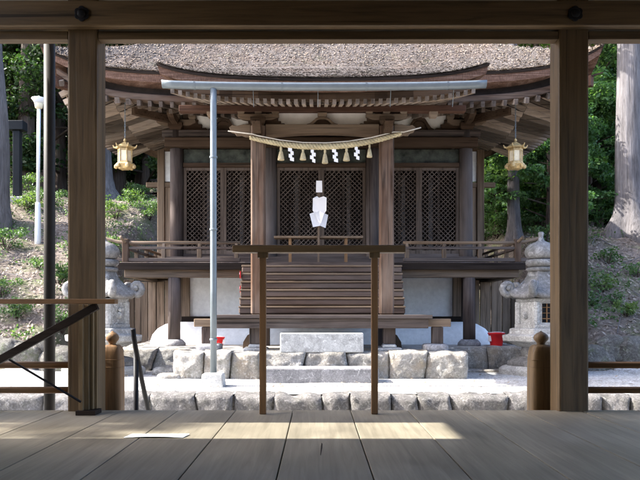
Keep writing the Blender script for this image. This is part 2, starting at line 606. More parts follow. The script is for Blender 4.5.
def thing(name, loc, label, cat, group=None):
    o = bpy.data.objects.new(name, None)
    o.empty_display_size = 0.2
    COL.objects.link(o)
    o.location = loc
    return tag(o, label, cat, group)


def copy_tree(o, parent=None):
    c = o.copy()
    COL.objects.link(c)
    if parent is not None:
        c.parent = parent
    for ch in list(o.children):
        copy_tree(ch, c)
    return c


def raw_mesh(name, verts, faces, mat, smooth=False):
    me = bpy.data.meshes.new(name)
    verts = np.asarray(verts, dtype=np.float32)
    faces = np.asarray(faces, dtype=np.int32)
    nf, k = faces.shape
    me.vertices.add(len(verts))
    me.vertices.foreach_set('co', verts.ravel())
    me.loops.add(nf * k)
    me.loops.foreach_set('vertex_index', faces.ravel())
    me.polygons.add(nf)
    me.polygons.foreach_set('loop_start', np.arange(0, nf * k, k, dtype=np.int32))
    me.polygons.foreach_set('loop_total', np.full(nf, k, dtype=np.int32))
    if smooth:
        me.polygons.foreach_set('use_smooth', np.ones(nf, dtype=bool))
    me.materials.append(mat)
    me.update()
    me.validate()
    return me


def sstep(a, b, x):
    t = min(1.0, max(0.0, (x - a) / (b - a)))
    return t * t * (3 - 2 * t)


# ------------------------------------------------------------------ terrain
def yard_z(y):
    return -0.27 + 0.05 * min(1.0, max(0.0, (y - 7.95) / 1.45))


def ground_z(x, y):
    ax = abs(x - AX)
    foot = 10.75 + 6.2 * (1 - sstep(3.3, 4.6, ax))
    foot -= 0.55 * max(0.0, ax - 6.5)
    foot = max(foot, 8.6)
    sl = 0.46 + 0.1 * sstep(2.0, 6.0, x)
    d = y - foot
    h = 0.0
    if d > -0.6:
        dd = 0.5 * (d + math.sqrt(d * d + 0.12))
        dc = 8.8 - 4.0 * sstep(0.0, 5.0, x)
        over = 0.5 * ((dd - dc) + math.sqrt((dd - dc) ** 2 + 0.6))
        h = sl * (dd - over) + 0.07 * over + 0.16 * sstep(-0.1, 0.5, d)
        h += 0.5 * max(0.0, y - 29)
    side = max(0.0, ax - 8.5)
    h += 0.32 * min(side, 6) * sstep(7.5, 10, y) + 0.12 * max(0.0, ax - 11) * (1 - sstep(7.5, 10, y))
    base = -0.6 if y < 8.1 else yard_z(y) - 0.02
    if h > 0.15:
        k = min(1.0, (h - 0.15) / 0.6)
        h += k * (0.16 * mnoise.noise(Vector((x * 0.7, y * 0.7, 3.1))) + 0.07 * mnoise.noise(Vector((x * 2.3, y * 2.3, 7.7))))
    return base + h


def spaced(a, b, fine_a, fine_b, coarse, fine):
    out, x = [], a
    while x < b:
        out.append(x)
        x += fine if fine_a <= x < fine_b else coarse
    out.append(b)
    return out


xs = spaced(-70, 70, -14, 14, 2.0, 0.28)
ys = spaced(-40, 90, 7.0, 26, 2.0, 0.25)
ys = sorted(set(ys + [7.88, 7.9, 7.95, 8.0, 8.1, 8.12]))
gv = [(x, y, ground_z(x, y)) for y in ys for x in xs]
nx = len(xs)
gf = [(j * nx + i, j * nx + i + 1, (j + 1) * nx + i + 1, (j + 1) * nx + i) for j in range(len(ys) - 1) for i in range(nx - 1)]
ground = bpy.data.objects.new('ground', raw_mesh('ground', gv, gf, M_LITTER, True))
COL.objects.link(ground)
tag(ground, 'leaf littered wooded slope rising behind the shrine', 'ground', kind='structure')

yard = MB()


def yard_pt(u, v):
    y = 8.06 + v * 3.09
    w = 6.6 + 0.35 * mnoise.noise(Vector((y * 1.3, 2, 0)))
    x = -w + 2 * w * u
    lift = 0.012 * mnoise.noise(Vector((x * 1.7, y * 1.7, 0)))
    if v > 0.9:
        y += 0.18 * mnoise.noise(Vector((x * 1.1, 9, 1)))
    return (x, y, max(yard_z(y), ground_z(x, y) if y > 10.2 else -9) + 0.012 + lift)


yard.grid(yard_pt, 110, 34)
yo = yard.build('gravel_yard', M_GRAVEL, smooth=True)
tag(yo, 'pale sunlit gravel yard in front of the shrine', 'gravel yard', kind='structure')
lo = MB().box(-9, 9, -8, 7.86, -0.64, -0.588).build('lower_yard', M_GRAVEL)  # out of view; pale gravel laid here to bounce light onto the shrine
tag(lo, 'unseen gravel strip below the hall steps, made pale to bounce light', 'gravel strip', kind='structure')

# kerb of field stones along the near edge of the yard
kerb = thing('stone_kerb', (0, 7.95, -0.6), 'row of rough grey field stones edging the near side of the gravel yard', 'stone kerb')
MB().box(-6.4, 6.4, 7.92, 8.14, -0.6, -0.272).build('kerb_bed', M_GRAVEL, kerb)
joints, x = [(-6.4, -6.4)], -6.4
while x < 6.4:
    x += random.choice([0.3, 0.38, 0.46, 0.52, 0.6, 0.68]) * random.uniform(0.9, 1.1)
    sk = random.uniform(-0.03, 0.03)
    joints.append((x - sk, x + sk))
for i in range(len(joints) - 1):
    (b0, t0), (b1, t1) = joints[i], joints[i + 1]
    MB().fitted(b0 + 0.006, t0 + 0.006, b1 - 0.006, t1 - 0.006, -0.62, -0.262 + random.uniform(-0.014, 0.016), 7.8 + random.uniform(-0.03, 0.03), 0.34, 400 + i, 14, 0.04, 0.045, 0.03).build('kerb_stone', M_KERB, kerb, smooth=True)

# ------------------------------------------------------------------ stone platform
PZ = 0.156
plat = thing('stone_platform', (AX, 9.4, -0.25), 'low platform faced with rough fitted stones under the shrine', 'stone platform')


def stone_row(x0, x1, yf, z0, z1, seed, widths, depth=0.4):
    joints, x, k = [(x0, x0)], x0, 0
    while x < x1 - 0.02:
        w = widths[k % len(widths)]
        x = x + w
        if x1 - x < 0.2: x = x1
        sk = 0.0 if x >= x1 else random.uniform(-0.07, 0.07)
        joints.append((x - sk, x + sk))
        k += 1
    for k in range(len(joints) - 1):
        (b0, t0), (b1, t1) = joints[k], joints[k + 1]
        g_ = 0.004
        MB().fitted(b0 + g_, t0 + g_, b1 - g_, t1 - g_, z0 - 0.03, z1 + random.uniform(-0.025, 0.012), yf + random.uniform(-0.025, 0.02), depth, seed + k).build('facing_stone', M_ROCK, plat, smooth=True)


stone_row(AX - 2.03, AX - 0.85, 9.4, -0.24, 0.15, 30, [0.42, 0.36, 0.44])
stone_row(AX - 0.85, AX + 0.9, 9.42, -0.24, 0.15, 40, [0.58, 0.62, 0.55])
stone_row(AX + 0.9, AX + 1.96, 9.4, -0.24, 0.15, 50, [0.5, 0.58])
stone_row(AX - 3.15, AX - 2.0, 10.75, -0.24, 0.15, 60, [0.55, 0.62])
stone_row(AX + 1.95, AX + 3.15, 10.75, -0.24, 0.15, 70, [0.62, 0.6])
MB().stone((AX - 2.2, 10.2, -0.17), (0.5, 0.5, 0.16), 81, 7, 0.1, 4).build('loose_stone', M_ROCK, plat, smooth=True)
MB().stone((AX - 2.08, 9.55, -0.2), (0.34, 0.3, 0.12), 82, 7, 0.1, 4).build('loose_stone', M_ROCK, plat, smooth=True)
MB().stone((AX + 2.5, 10.62, -0.23), (1.2, 0.3, 0.12), 83, 7, 0.1, 6).build('loose_stone', M_ROCK, plat, smooth=True)
cap = MB()
cap.box(AX - 1.9, AX + 1.85, 9.52, 11.0, -0.2, PZ - 0.004)
cap.box(AX - 3.05, AX + 3.05, 10.9, 15.4, -0.2, PZ - 0.0)
cap.build('paved_top', M_EARTH, plat)
for sx in (-1, 1):                      # side faces of the platform
    for k in range(7):
        MB().stone((AX + sx * 2.98, 11.25 + k * 0.6, -0.04), (0.34, 0.6, 0.44), 90 + k + 10 * sx, 6, 0.1, 5).build('facing_stone', M_ROCK, plat, smooth=True)
    for k in range(2):
        MB().stone((AX + sx * 1.84, 9.95 + k * 0.55, -0.04), (0.32, 0.56, 0.42), 110 + k + 10 * sx, 6, 0.1, 5).build('facing_stone', M_ROCK, plat, smooth=True)

# two step stones in front of the stairs
up = MB().box(AX - 0.575, AX + 0.555, 9.46, 9.86, PZ - 0.01, 0.41)
o = up.build('step_block', M_CONC, bevel=0.014, loc=(AX, 9.6, PZ))
tag(o, 'thick white cut block on the platform at the foot of the wooden stairs', 'step stone')
lw = MB().box(AX - 0.76, AX + 0.72, 9.0, 9.4, -0.3, -0.03)
o = lw.build('step_slab', M_GRANITE_D, bevel=0.02, loc=(AX, 9.2, -0.24))
tag(o, 'long grey stone slab lying on the gravel below the white block', 'step stone')

# ------------------------------------------------------------------ shrine
shrine = thing('shrine_hall', (AX, 12.3, PZ), 'old weathered wooden shrine with a bark roof and a projecting porch', 'shrine')
YM, YK, YV = 12.3, 9.8, 11.1            # wall line, porch columns, veranda edge
XB = (-2.54, -0.9, 0.9, 2.54)


def part(mb, name, mat, parent=shrine, **kw):
    return mb.build(name, mat, parent, **kw)


# plaster mound under the building
mound = MB()
prof = [(0.0, 0.0), (0.0, 0.05), (-0.03, 0.16), (-0.10, 0.26), (-0.21, 0.335), (-0.34, 0.37)]
rings = []
for dr, dz in prof:
    hw, y0, y1 = 2.87 + dr, 11.62 - dr, 14.5 + dr
    ring = []
    rc = 0.12
    for cx, cy, a0 in ((hw - rc, y0 + rc, -90), (hw - rc, y1 - rc, 0), (-hw + rc, y1 - rc, 90), (-hw + rc, y0 + rc, 180)):
        for k in range(5):
            a = R(a0 + k * 22.5)
            ring.append((AX + cx + rc * math.cos(a), cy + rc * math.sin(a), PZ + dz))
    rings.append(ring)
n = len(rings[0])
vs = [v for r_ in rings for v in r_]
fs = [(i * n + k, i * n + (k + 1) % n, (i + 1) * n + (k + 1) % n, (i + 1) * n + k) for i in range(len(rings) - 1) for k in range(n)]
fs.append(tuple((len(rings) - 1) * n + k for k in range(n)))
mound.add(vs, fs)
part(mound, 'plaster_mound', M_PLASTER, smooth=True)

# main columns
for y in (YM, 14.1):
    for xb in XB:
        c = MB().lathe([(0.118, 0.5), (0.118, 2.2), (0.114, 3.88)], (AX + xb, y, 0), 20)
        part(c, 'column', w_col('z'), smooth=True)

# low plaster walls under the veranda, with sills and studs
for sx in (-1, 1):
    a, b = AX + sx * 1.02, AX + sx * 2.44
    part(MB().box(a, b, YM - 0.02, YM + 0.05, 0.62, 1.3), 'plaster_panel', M_PLASTER)
    part(MB().box(a, b, YM - 0.06, YM + 0.08, 0.5, 0.62), 'ground_sill', w_dark('x'), bevel=0.006)
    part(MB().box(AX + sx * 2.3, AX + sx * 2.44, YM - 0.09, YM - 0.024, 0.62, 1.3), 'stud', w_fence('z'))
part(MB().box(AX - 1.02, AX + 1.02, YM + 0.0, YM + 0.05, 0.5, 1.34), 'boarded_wall', w_dark('x'))

# side and rear walls
for sx in (-1, 1):
    w = MB()
    y = YM + 0.12
    while y < 13.95:
        w.box(AX + sx * 2.5, AX + sx * 2.55, y, y + 0.195, 1.45, 3.75)
        y += 0.2
    part(w, 'side_wall', w_grey('z'))
    part(MB().box(AX + sx * 2.48, AX + sx * 2.62, YM + 0.1, 14.0, 3.3, 3.42), 'side_tie', w_grey('y'))
    part(MB().box(AX + sx * 2.46, AX + sx * 2.5, YM + 0.1, 14.0, 3.76, 4.3), 'side_plaster', M_PLASTER_O)
    part(MB().box(AX + sx * 2.46, AX + sx * 2.53, YM + 0.05, 14.05, 0.5, 1.36), 'side_base_wall', w_fence('y'))
part(MB().box(AX - 2.45, AX + 2.45, 14.06, 14.12, 0.5, 4.3), 'rear_wall', w_grey('z'))
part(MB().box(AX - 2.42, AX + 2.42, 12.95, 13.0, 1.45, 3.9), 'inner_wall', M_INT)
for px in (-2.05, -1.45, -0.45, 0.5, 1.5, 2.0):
    part(MB().box(AX + px - 0.035, AX + px + 0.035, 12.78, 12.8, 1.6, 3.2), 'inner_light_streak', M_STREAK)  # pale strips put in for streaks of light behind the lattice

# front wall: beams, frieze, frames
part(MB().box(AX - 2.72, AX + 2.72, YM - 0.17, YM - 0.02, 3.56, 3.73), 'tie_beam', w_bracket('x'), bevel=0.012)
part(MB().box(AX - 2.78, AX + 2.78, YM - 0.1, YM + 0.1, 3.755, 3.875), 'head_beam', w_grey('x'), bevel=0.01)
part(MB().box(AX - 2.72, AX + 2.72, YM - 0.15, YM - 0.02, 1.5, 1.66), 'base_tie', w_grey('x'), bevel=0.01)
bays = [(-2.42, -1.02), (-0.78, 0.78), (1.02, 2.42)]
for a, b in bays:
    part(MB().box(AX + a, AX + b, YM - 0.05, YM + 0.06, 3.235, 3.31), 'lintel', w_bracket('x'), bevel=0.008)
    part(MB().box(AX + a, AX + b, YM + 0.02, YM + 0.05, 3.31, 3.56), 'painted_frieze', M_FRIEZE)
    part(MB().box(AX + a, AX + b, YM + 0.03, YM + 0.07, 3.876, 4.36), 'gable_plaster', M_PLASTER_O)
    part(MB().box(AX + a, AX + b, YM - 0.02, YM + 0.06, 1.5, 1.72), 'door_sill', w_grey('x'))


def lattice_bars(x0, x1, z0, z1, y, pitch, w, t):
    mb = MB()
    for sgn, yo_ in ((1, 0.0), (-1, t * 0.98)):
        k0, k1 = -(z1 - z0), (x1 - x0) + (z1 - z0)
        c = -(z1 - z0) + pitch / 2
        while c < (x1 - x0):
            # line x - x0 = c + (z - z0)   (mirrored for sgn=-1)
            za, zb = max(0.0, -c), min(z1 - z0, (x1 - x0) - c)
            if zb - za > 0.02:
                xa, xb_ = c + za, c + zb
                if sgn < 0:
                    xa, xb_ = (x1 - x0) - xa, (x1 - x0) - xb_
                mb.beam((x0 + xa, y + yo_, z0 + za), (x0 + xb_, y + yo_, z0 + zb), t, w, up=(0, -1, 0) if False else (-sgn, 0, 1))
            c += pitch
    return mb


def door(x0, x1, z0, z1, y):
    fr = MB()
    s_ = 0.05
    fr.box(x0, x0 + s_, y - 0.03, y + 0.03, z0, z1).box(x1 - s_, x1, y - 0.03, y + 0.03, z0, z1)
    fr.box(x0 + s_, x1 - s_, y - 0.028, y + 0.028, z1 - 0.05, z1).box(x0 + s_, x1 - s_, y - 0.028, y + 0.028, z0, z0 + 0.06)
    fr.box((x0 + x1) / 2 - 0.011, (x0 + x1) / 2 + 0.011, y + 0.02, y + 0.03, z0 + 0.06, z1 - 0.05)
    d = part(fr, 'lattice_door', w_lat('z'))
    lattice_bars(x0 + s_, x1 - s_, z0 + 0.06, z1 - 0.05, y - 0.006, 0.08, 0.0135, 0.01).build('lattice', w_lat('z'), d)


for a, b in bays:
    m = (a + b) / 2
    door(AX + a + 0.004, AX + m - 0.002, 1.72, 3.233, YM + 0.02)
    door(AX + m + 0.002, AX + b - 0.004, 1.72, 3.233, YM + 0.02)

# veranda
fl = MB()
x = -3.2
while x < 3.19:
    fl.box(AX + x + 0.002, AX + x + 0.198, YV - 0.02, YM - 0.12, 1.40, 1.485)
    x += 0.2
for sx in (-1, 1):
    y = YM - 0.118
    while y < 14.9:
        fl.box(AX + sx * 2.56, AX + sx * 3.2, y + 0.002, y + 0.198, 1.40, 1.485)
        y += 0.2
part(fl, 'veranda_floor', w_grey('y'), bevel=0.004, seg=1)
part(MB().box(AX - 3.14, AX + 3.14, YV + 0.03, YV + 0.17, 1.245, 1.395), 'veranda_beam', w_fence('x'), bevel=0.008)
part(MB().box(AX - 3.22, AX + 3.22, YV - 0.045, YV - 0.022, 1.365, 1.475), 'veranda_edge', w_dark('x'), bevel=0.004)
for sx in (-1, 1):
    part(MB().box(AX + sx * 3.0, AX + sx * 3.14, YV + 0.175, 14.9, 1.245, 1.395), 'veranda_beam', w_fence('y'), bevel=0.008)
    for y in (11.9, 12.8, 13.7):
        part(MB().box(AX + sx * 2.5, AX + sx * 2.99, y, y + 0.1, 1.27, 1.395), 'veranda_joist', w_fence('x'))
    for y in (11.2, 13.0, 14.7):
        xx = 2.36 if y == 11.2 else 3.05
        p = part(MB().lathe([(0.1, 0.2), (0.098, 0.8), (0.095, 1.244)], (AX + sx * xx, y, 0), 18), 'veranda_post', w_col('z'), smooth=True)
        MB().lathe([(0.19, 0.14), (0.185, 0.2), (0.15, 0.24), (0.125, 0.26)], (AX + sx * xx, y, 0), 14).build('base_stone', M_GRANITE_D, p, smooth=True)
    for y in (11.2,):
        part(MB().box(AX + sx * 0.83, AX + sx * 0.97, y - 0.07, y + 0.07, PZ, 1.244), 'veranda_post', w_col('z'), bevel=0.01)

# railings of the veranda


def railing(sx):
    r0 = MB()
    xi, xo = 1.3, 3.12
    yr = YV + 0.06
    # top rail: round, running past the corner with an upturned end
    pts = [(AX + sx * xi, yr, 1.80), (AX + sx * 3.0, yr, 1.80), (AX + sx * 3.25, yr, 1.815), (AX + sx * 3.42, yr, 1.86), (AX + sx * 3.5, yr, 1.9)]
    r0.tube(pts, [0.026, 0.026, 0.026, 0.024, 0.02], 10)
    pts = [(AX + sx * 3.12, yr - 0.3, 1.86), (AX + sx * 3.12, yr - 0.15, 1.822), (AX + sx * 3.12, yr, 1.812), (AX + sx * 3.12, 14.8, 1.812)]
    r0.tube(pts, 0.024, 10)
    ob = part(r0, 'railing', w_fence('x'), smooth=True)
    mid = MB().box(AX + sx * xi, AX + sx * xo, yr - 0.03, yr + 0.03, 1.695, 1.735)
    mid.box(AX + sx * 3.09, AX + sx * 3.15, yr + 0.04, 14.8, 1.695, 1.735)
    mid.build('middle_rail', w_grey('x'), ob, bevel=0.006)
    low = MB().box(AX + sx * xi, AX + sx * 3.3, yr - 0.04, yr + 0.04, 1.5, 1.555)
    low.box(AX + sx * 3.08, AX + sx * 3.16, yr + 0.05, 14.8, 1.5, 1.555)
    low.build('bottom_rail', w_grey('x'), ob, bevel=0.006)
    for xx in (xi + 0.06, 1.95, 2.52):
        MB().box(AX + sx * xx - 0.032, AX + sx * xx + 0.032, yr - 0.032, yr + 0.032, 1.555, 1.695).box(AX + sx * xx - 0.022, AX + sx * xx + 0.022, yr - 0.022, yr + 0.022, 1.735, 1.79).build('railing_strut', w_fence('z'), ob, bevel=0.004)
    MB().box(AX + sx * 3.12 - 0.05, AX + sx * 3.12 + 0.05, yr - 0.052, yr + 0.052, 1.486, 1.86).build('corner_post', w_porch('z'), ob, bevel=0.012)
    for yy in (11.8, 12.5, 13.2, 13.9):
        MB().box(AX + sx * 3.12 - 0.03, AX + sx * 3.12 + 0.03, yy - 0.03, yy + 0.03, 1.555, 1.79).build('railing_strut', w_fence('z'), ob)


railing(-1)
railing(1)

# side screens at the end of the veranda
for sx in (-1, 1):
    sc_ = part(MB().box(AX + sx * 3.13, AX + sx * 3.27, 14.0, 14.14, 1.486, 3.95), 'side_screen', w_pale('z'), bevel=0.01)
    MB().box(AX + sx * 2.67, AX + sx * 3.13, 14.05, 14.09, 3.32, 3.92).build('screen_panel', M_PLASTER, sc_)
    MB().box(AX + sx * 2.67, AX + sx * 3.5, 14.02, 14.12, 3.2, 3.3).build('screen_tie', w_pale('x'), sc_, bevel=0.01)
    b_ = MB()
    for k in range(4):
        b_.box(AX + sx * (2.67 + k * 0.115), AX + sx * (2.67 + k * 0.115 + 0.11), 14.05, 14.09, 1.5, 3.2)
    b_.build('screen_boards', w_pale('z'), sc_)

# stairs
st = bpy.data.objects.new('staircase', None)
COL.objects.link(st)
st.parent = shrine
st.location = (0, 10.2 - 12.3, 0.5)
for sx in (-1, 1):
    MB().prism_x([(10.5, 0.66), (11.06, 0.66), (11.06, 1.38), (10.95, 1.38)], AX + sx * 1.1, AX + sx * 1.17).build('stringer', w_stair('z'), st)
for k in range(6):
    z = 0.66 + 0.128 * k
    y = 10.42 + 0.085 * k
    t = MB()
    t.box(AX - 1.24, AX + 1.24, y, y + 0.26, z + 0.010, z + 0.094)
    MB().box(AX - 1.243, AX + 1.243, y - 0.012, y + 0.26, z + 0.0945, z + 0.123).build('nosing', w_pale('x'), st, bevel=0.006)
    t.build('tread', w_stair('x'), st, bevel=0.018)
    MB().box(AX - 1.23, AX + 1.23, y + 0.06, y + 0.09, z - 0.012, z + 0.010).build('riser', w_dark('x'), st)
part(MB().box(AX - 1.0, AX + 1.0, YV - 0.08, YV - 0.048, 1.375, 1.483), 'stair_head_beam', w_grey('x'))
for z in (1.3, 1.08):
    tg = MB().box(AX - 1.256, AX - 1.245, 10.7, 10.78, z - 0.09, z + 0.02)
    tg.build('red_tag', M_RED, st)
    MB().box(AX - 1.262, AX - 1.2565, 10.71, 10.77, z - 0.03, z + 0.0).build('white_tag', M_PAPER, st)

# low deck in front of the stairs
dk = MB()
y = 9.53
while y < 10.5:
    dk.box(AX - 1.5, AX + 1.5, y + 0.002, y + 0.158, 0.605, 0.655)
    y += 0.16
deck = part(dk, 'low_deck', w_grey('x'), bevel=0.004)
MB().box(AX - 1.45, AX + 1.45, 9.58, 9.68, 0.47, 0.603).build('deck_beam', w_grey('x'), deck, bevel=0.008)
for sx in (-1, 1):
    MB().box(AX + sx * 1.2, AX + sx * 1.78, 9.685, 9.84, 0.49, 0.6).build('deck_bracket', w_pale('x'), deck, bevel=0.01)
    p = MB().box(AX + sx * 1.6 - 0.075, AX + sx * 1.6 + 0.075, 9.69, 9.84, 0.24, 0.488).build('deck_post', w_grey('z'), deck, bevel=0.012)
    MB().stone((AX + sx * 1.57, 9.76, 0.19), (0.34, 0.34, 0.13), 200 + sx, 6, 0.06, 6).build('base_stone', M_GRANITE_D, p, smooth=True)
    # curved side braces seen below the deck
    pl = [(0.0, PZ), (0.15, PZ), (0.14, 0.26), (0.08, 0.36), (0.0, 0.4)]
    MB().prism([(AX + sx * (1.0 + q), z) for q, z in (pl if sx > 0 else pl[::-1])], 10.1, 10.2).build('deck_brace', w_porch('z'), deck)

# porch columns
for sx in (-1, 1):
    c = MB().box(AX + sx * 0.896 - 0.099, AX + sx * 0.896 + 0.099, YK - 0.1, YK + 0.1, 0.656, 3.3)
    cc = part(c, 'porch_column', w_porch('z'), bevel=0.022, seg=1)
    MB().box(AX + sx * 0.93 - 0.085, AX + sx * 0.93 + 0.085, YK - 0.1, YK + 0.08, 0.25, 0.604).build('column_foot', w_grey('z'), cc, bevel=0.015)
    MB().box(AX + sx * 0.93 - 0.17, AX + sx * 0.93 + 0.17, YK - 0.19, YK + 0.17, 0.14, 0.2).lathe([(0.15, 0.2), (0.14, 0.225), (0.12, 0.25)], (AX + sx * 0.93, YK - 0.01, 0), 4, R(45)).build('base_stone', M_GRANITE, cc, bevel=0.02)
    # tie beams from porch to hall
    q = MB()
    for t in range(8):
        a, b = t / 8, (t + 1) / 8
        za, zb = 3.2 + 0.45 * a + 0.14 * math.sin(a * math.pi), 3.2 + 0.45 * b + 0.14 * math.sin(b * math.pi)
        q.beam((AX + sx * 0.896, YK + 0.1 + 2.3 * a, za), (AX + sx * 0.896, YK + 0.1 + 2.3 * b, zb), 0.13, 0.17)
    part(q, 'rainbow_beam', w_bracket('y'))

# porch beam with carved noses
kb = MB()
top = [(-0.79, 3.305), (0.79, 3.305)]
arch = [(0.79 - 1.58 * t / 12, 3.14 + 0.045 * math.sin(math.pi * t / 12)) for t in range(13)]
kb.prism([(AX + a, z) for a, z in ([(0.79, 3.305), (-0.79, 3.305)] + arch[::-1])], YK - 0.075, YK + 0.075)
part(kb, 'porch_beam', w_pale('x'), bevel=0.008)
for sx in (-1, 1):
    nose = [(0.0, 3.3), (0.1, 3.31), (0.19, 3.285), (0.25, 3.3), (0.3, 3.265), (0.28, 3.215), (0.23, 3.2), (0.2, 3.165), (0.13, 3.17), (0.08, 3.15), (0.0, 3.15)]
    pts = [(AX + sx * (1.0 + a), z) for a, z in nose]
    part(MB().prism(pts if sx < 0 else pts[::-1], YK - 0.06, YK + 0.06), 'carved_nose', w_pale('x'), bevel=0.006)
    nose_y = [(YK - 0.105 - a, z) for a, z in nose]
    part(MB().prism_x(nose_y, AX + sx * 0.896 - 0.055, AX + sx * 0.896 + 0.055), 'carved_nose', w_bracket('y'), bevel=0.006)


def block(mb, x, y, z, w, h):
    """bearing block with tapered foot"""
    a, b = w / 2, w / 2 * 0.72
    mb.add([(x - b, y - b, z), (x + b, y - b, z), (x + b, y + b, z), (x - b, y + b, z),
            (x - a, y - a, z + h * 0.45), (x + a, y - a, z + h * 0.45), (x + a, y + a, z + h * 0.45), (x - a, y + a, z + h * 0.45),
            (x - a, y - a, z + h), (x + a, y - a, z + h), (x + a, y + a, z + h), (x - a, y + a, z + h)],
           [(3, 2, 1, 0), (8, 9, 10, 11)] + [(i + 4 * l, (i + 1) % 4 + 4 * l, (i + 1) % 4 + 4 * l + 4, i + 4 * l + 4) for l in (0, 1) for i in range(4)])


def arm_poly(c, half, z, h):
    """boat-shaped bracket arm in profile"""
    out = [(c - half, z + h), (c - half, z + h * 0.55)]
    for k in range(5):
        t = k / 4
        out.append((c - half + half * 0.45 * t, z + h * 0.55 * (1 - math.sin(t * math.pi / 2))))
    for k in range(5):
        t = 1 - k / 4
        out.append((c + half - half * 0.45 * t, z + h * 0.55 * (1 - math.sin(t * math.pi / 2))))
    out += [(c + half, z + h * 0.55), (c + half, z + h)]
    return out


def bracket_set(x, y, z, k=1.0, fwd=0, name='bracket_set', extra=True):
    base = MB()
    block(base, x, y, z, 0.25 * k, 0.12 * k)
    bs = part(base, name, w_bracket('x'), bevel=0.005)
    z1 = z + 0.085 * k
    MB().prism(arm_poly(x, 0.34 * k, z1, 0.1 * k), y - 0.045 * k, y + 0.045 * k).build('bracket_arm', w_pale('x'), bs, bevel=0.005)
    bl = MB()
    for q in (-0.28, 0.0, 0.28):
        bl = MB()
        block(bl, x + q * k, y, z1 + 0.1 * k, 0.13 * k, 0.095 * k)
        bl.build('bearing_block', w_pale('x'), bs, bevel=0.004)
    if fwd:
        p = [(a, b) for a, b in arm_poly(y - 0.16 * k, 0.36 * k, z1 + 0.002, 0.1 * k)]
        MB().prism_x(p, x - 0.045 * k, x + 0.045 * k).build('bracket_arm', w_bracket('y'), bs, bevel=0.005)
        b2 = MB()
        yy = y - 0.42 * k
        block(b2, x, yy, z1 + 0.105 * k, 0.13 * k, 0.095 * k)
        b2.build('bearing_block', w_pale('x'), bs, bevel=0.004)
        MB().prism(arm_poly(x, 0.36 * k, z1 + 0.2 * k, 0.1 * k), yy - 0.04 * k, yy + 0.04 * k).build('bracket_arm', w_bracket('x'), bs, bevel=0.005)
        for q in (-0.3, 0.0, 0.3):
            b3 = MB()
            block(b3, x + q * k, yy, z1 + 0.3 * k, 0.12 * k, 0.08 * k)
            b3.build('bearing_block', w_bracket('x'), bs, bevel=0.004)
    return bs


for sx in (-1, 1):
    bracket_set(AX + sx * 0.896, YK, 3.3, 0.85)
for xb in XB:
    bracket_set(AX + xb, YM - 0.03, 3.876, 1.0, fwd=1)
for sx in (-1, 1):                       # brackets turning the corner and along the side walls
    bs = bracket_set(AX + sx * 2.54, 14.1, 3.876, 1.0)
    MB().prism_x(arm_poly(YM, 0.6, 3.96, 0.12), AX + sx * 2.54 - 0.05, AX + sx * 2.54 + 0.05).build('bracket_arm', w_bracket('y'), bs)
    MB().beam((AX + sx * 2.54, YM, 4.05), (AX + sx * 3.15, YM - 0.6, 4.06), 0.09, 0.12).build('corner_arm', w_bracket('x'), bs)

# frog-leg struts and carved sprays on the plaster between the brackets


def frog(x, y, z, w, h, mat):
    outer = [(-w, 0), (-w * 0.98, h * 0.12), (-w * 0.8, h * 0.2), (-w * 0.62, h * 0.45), (-w * 0.42, h * 0.8), (-w * 0.22, h), (w * 0.22, h), (w * 0.42, h * 0.8), (w * 0.62, h * 0.45), (w * 0.8, h * 0.2), (w * 0.98, h * 0.12), (w, 0)]
    inner = [(w * 0.62, 0), (w * 0.5, h * 0.25), (w * 0.34, h * 0.58), (w * 0.15, h * 0.72), (-w * 0.15, h * 0.72), (-w * 0.34, h * 0.58), (-w * 0.5, h * 0.25), (-w * 0.62, 0)]
    mb = MB().prism([(x + a, z + b) for a, b in (outer + inner)][::-1], y - 0.04, y + 0.04)
    f = part(mb, 'frog_leg_strut', mat, bevel=0.004)
    c = MB().prism([(x + a * 0.93, z + b * 0.96) for a, b in inner], y - 0.0, y + 0.02)
    c.build('carved_infill', w_bracket('x'), f)
    bl = MB()
    block(bl, x, y, z + h, w * 0.6, h * 0.45)
    bl.build('bearing_block', w_pale('x'), f, bevel=0.004)


frog(AX, YK, 3.305, 0.22, 0.115, w_pale('x'))
for xb in (-1.72, 1.72, 0.0):
    frog(AX + xb, YM + 0.0, 3.876, 0.26, 0.25, w_bracket('x'))
spray = [(0.0, 0.0), (0.34, 0.0), (0.3, 0.035), (0.24, 0.03), (0.25, 0.075), (0.19, 0.08), (0.2, 0.13), (0.13, 0.12), (0.14, 0.18), (0.07, 0.17), (0.06, 0.225), (0.0, 0.23)]
for sx in (-1, 1):
    pts = [(AX - sx * 0.79 + sx * a * 0.85, 3.305 + z * 0.72) for a, z in spray]
    part(MB().prism(pts[::-1] if sx > 0 else pts, YK - 0.03, YK + 0.03), 'carved_spray', w_bracket('x'), bevel=0.004)
    for base, dr in ((sx * 2.43, -sx), (sx * 1.02, sx)):
        pts = [(AX + base + dr * a * 1.35, 3.876 + z * 1.5) for a, z in spray]
        part(MB().prism(pts[::-1] if dr > 0 else pts, YM - 0.03, YM + 0.025), 'carved_spray', w_bracket('x'), bevel=0.004)
part(MB().box(AX - 0.79, AX + 0.79, YK + 0.03, YK + 0.05, 3.31, 3.49), 'porch_plaster', M_PLASTER_O)

# porch purlin
part(MB().box(AX - 2.0, AX + 2.0, YK - 0.06, YK + 0.06, 3.485, 3.575), 'porch_purlin', w_red('x'), bevel=0.008)
for sx in (-1, 1):
    bl = MB()
    block(bl, AX + sx * 1.55, YK, 3.41, 0.12, 0.075)
    part(bl, 'bearing_block', w_pale('x'))

# ---- roofs
EX, EF, EB = 4.26, 10.6, 15.7
ZE = 4.31


def side_s(x, y):
    dx, df, db = EX - abs(x - AX), y - EF, EB - y
    dy = min(df, db)
    d = min(dx, dy)
    s = max(dx, dy) - d
    return d, s


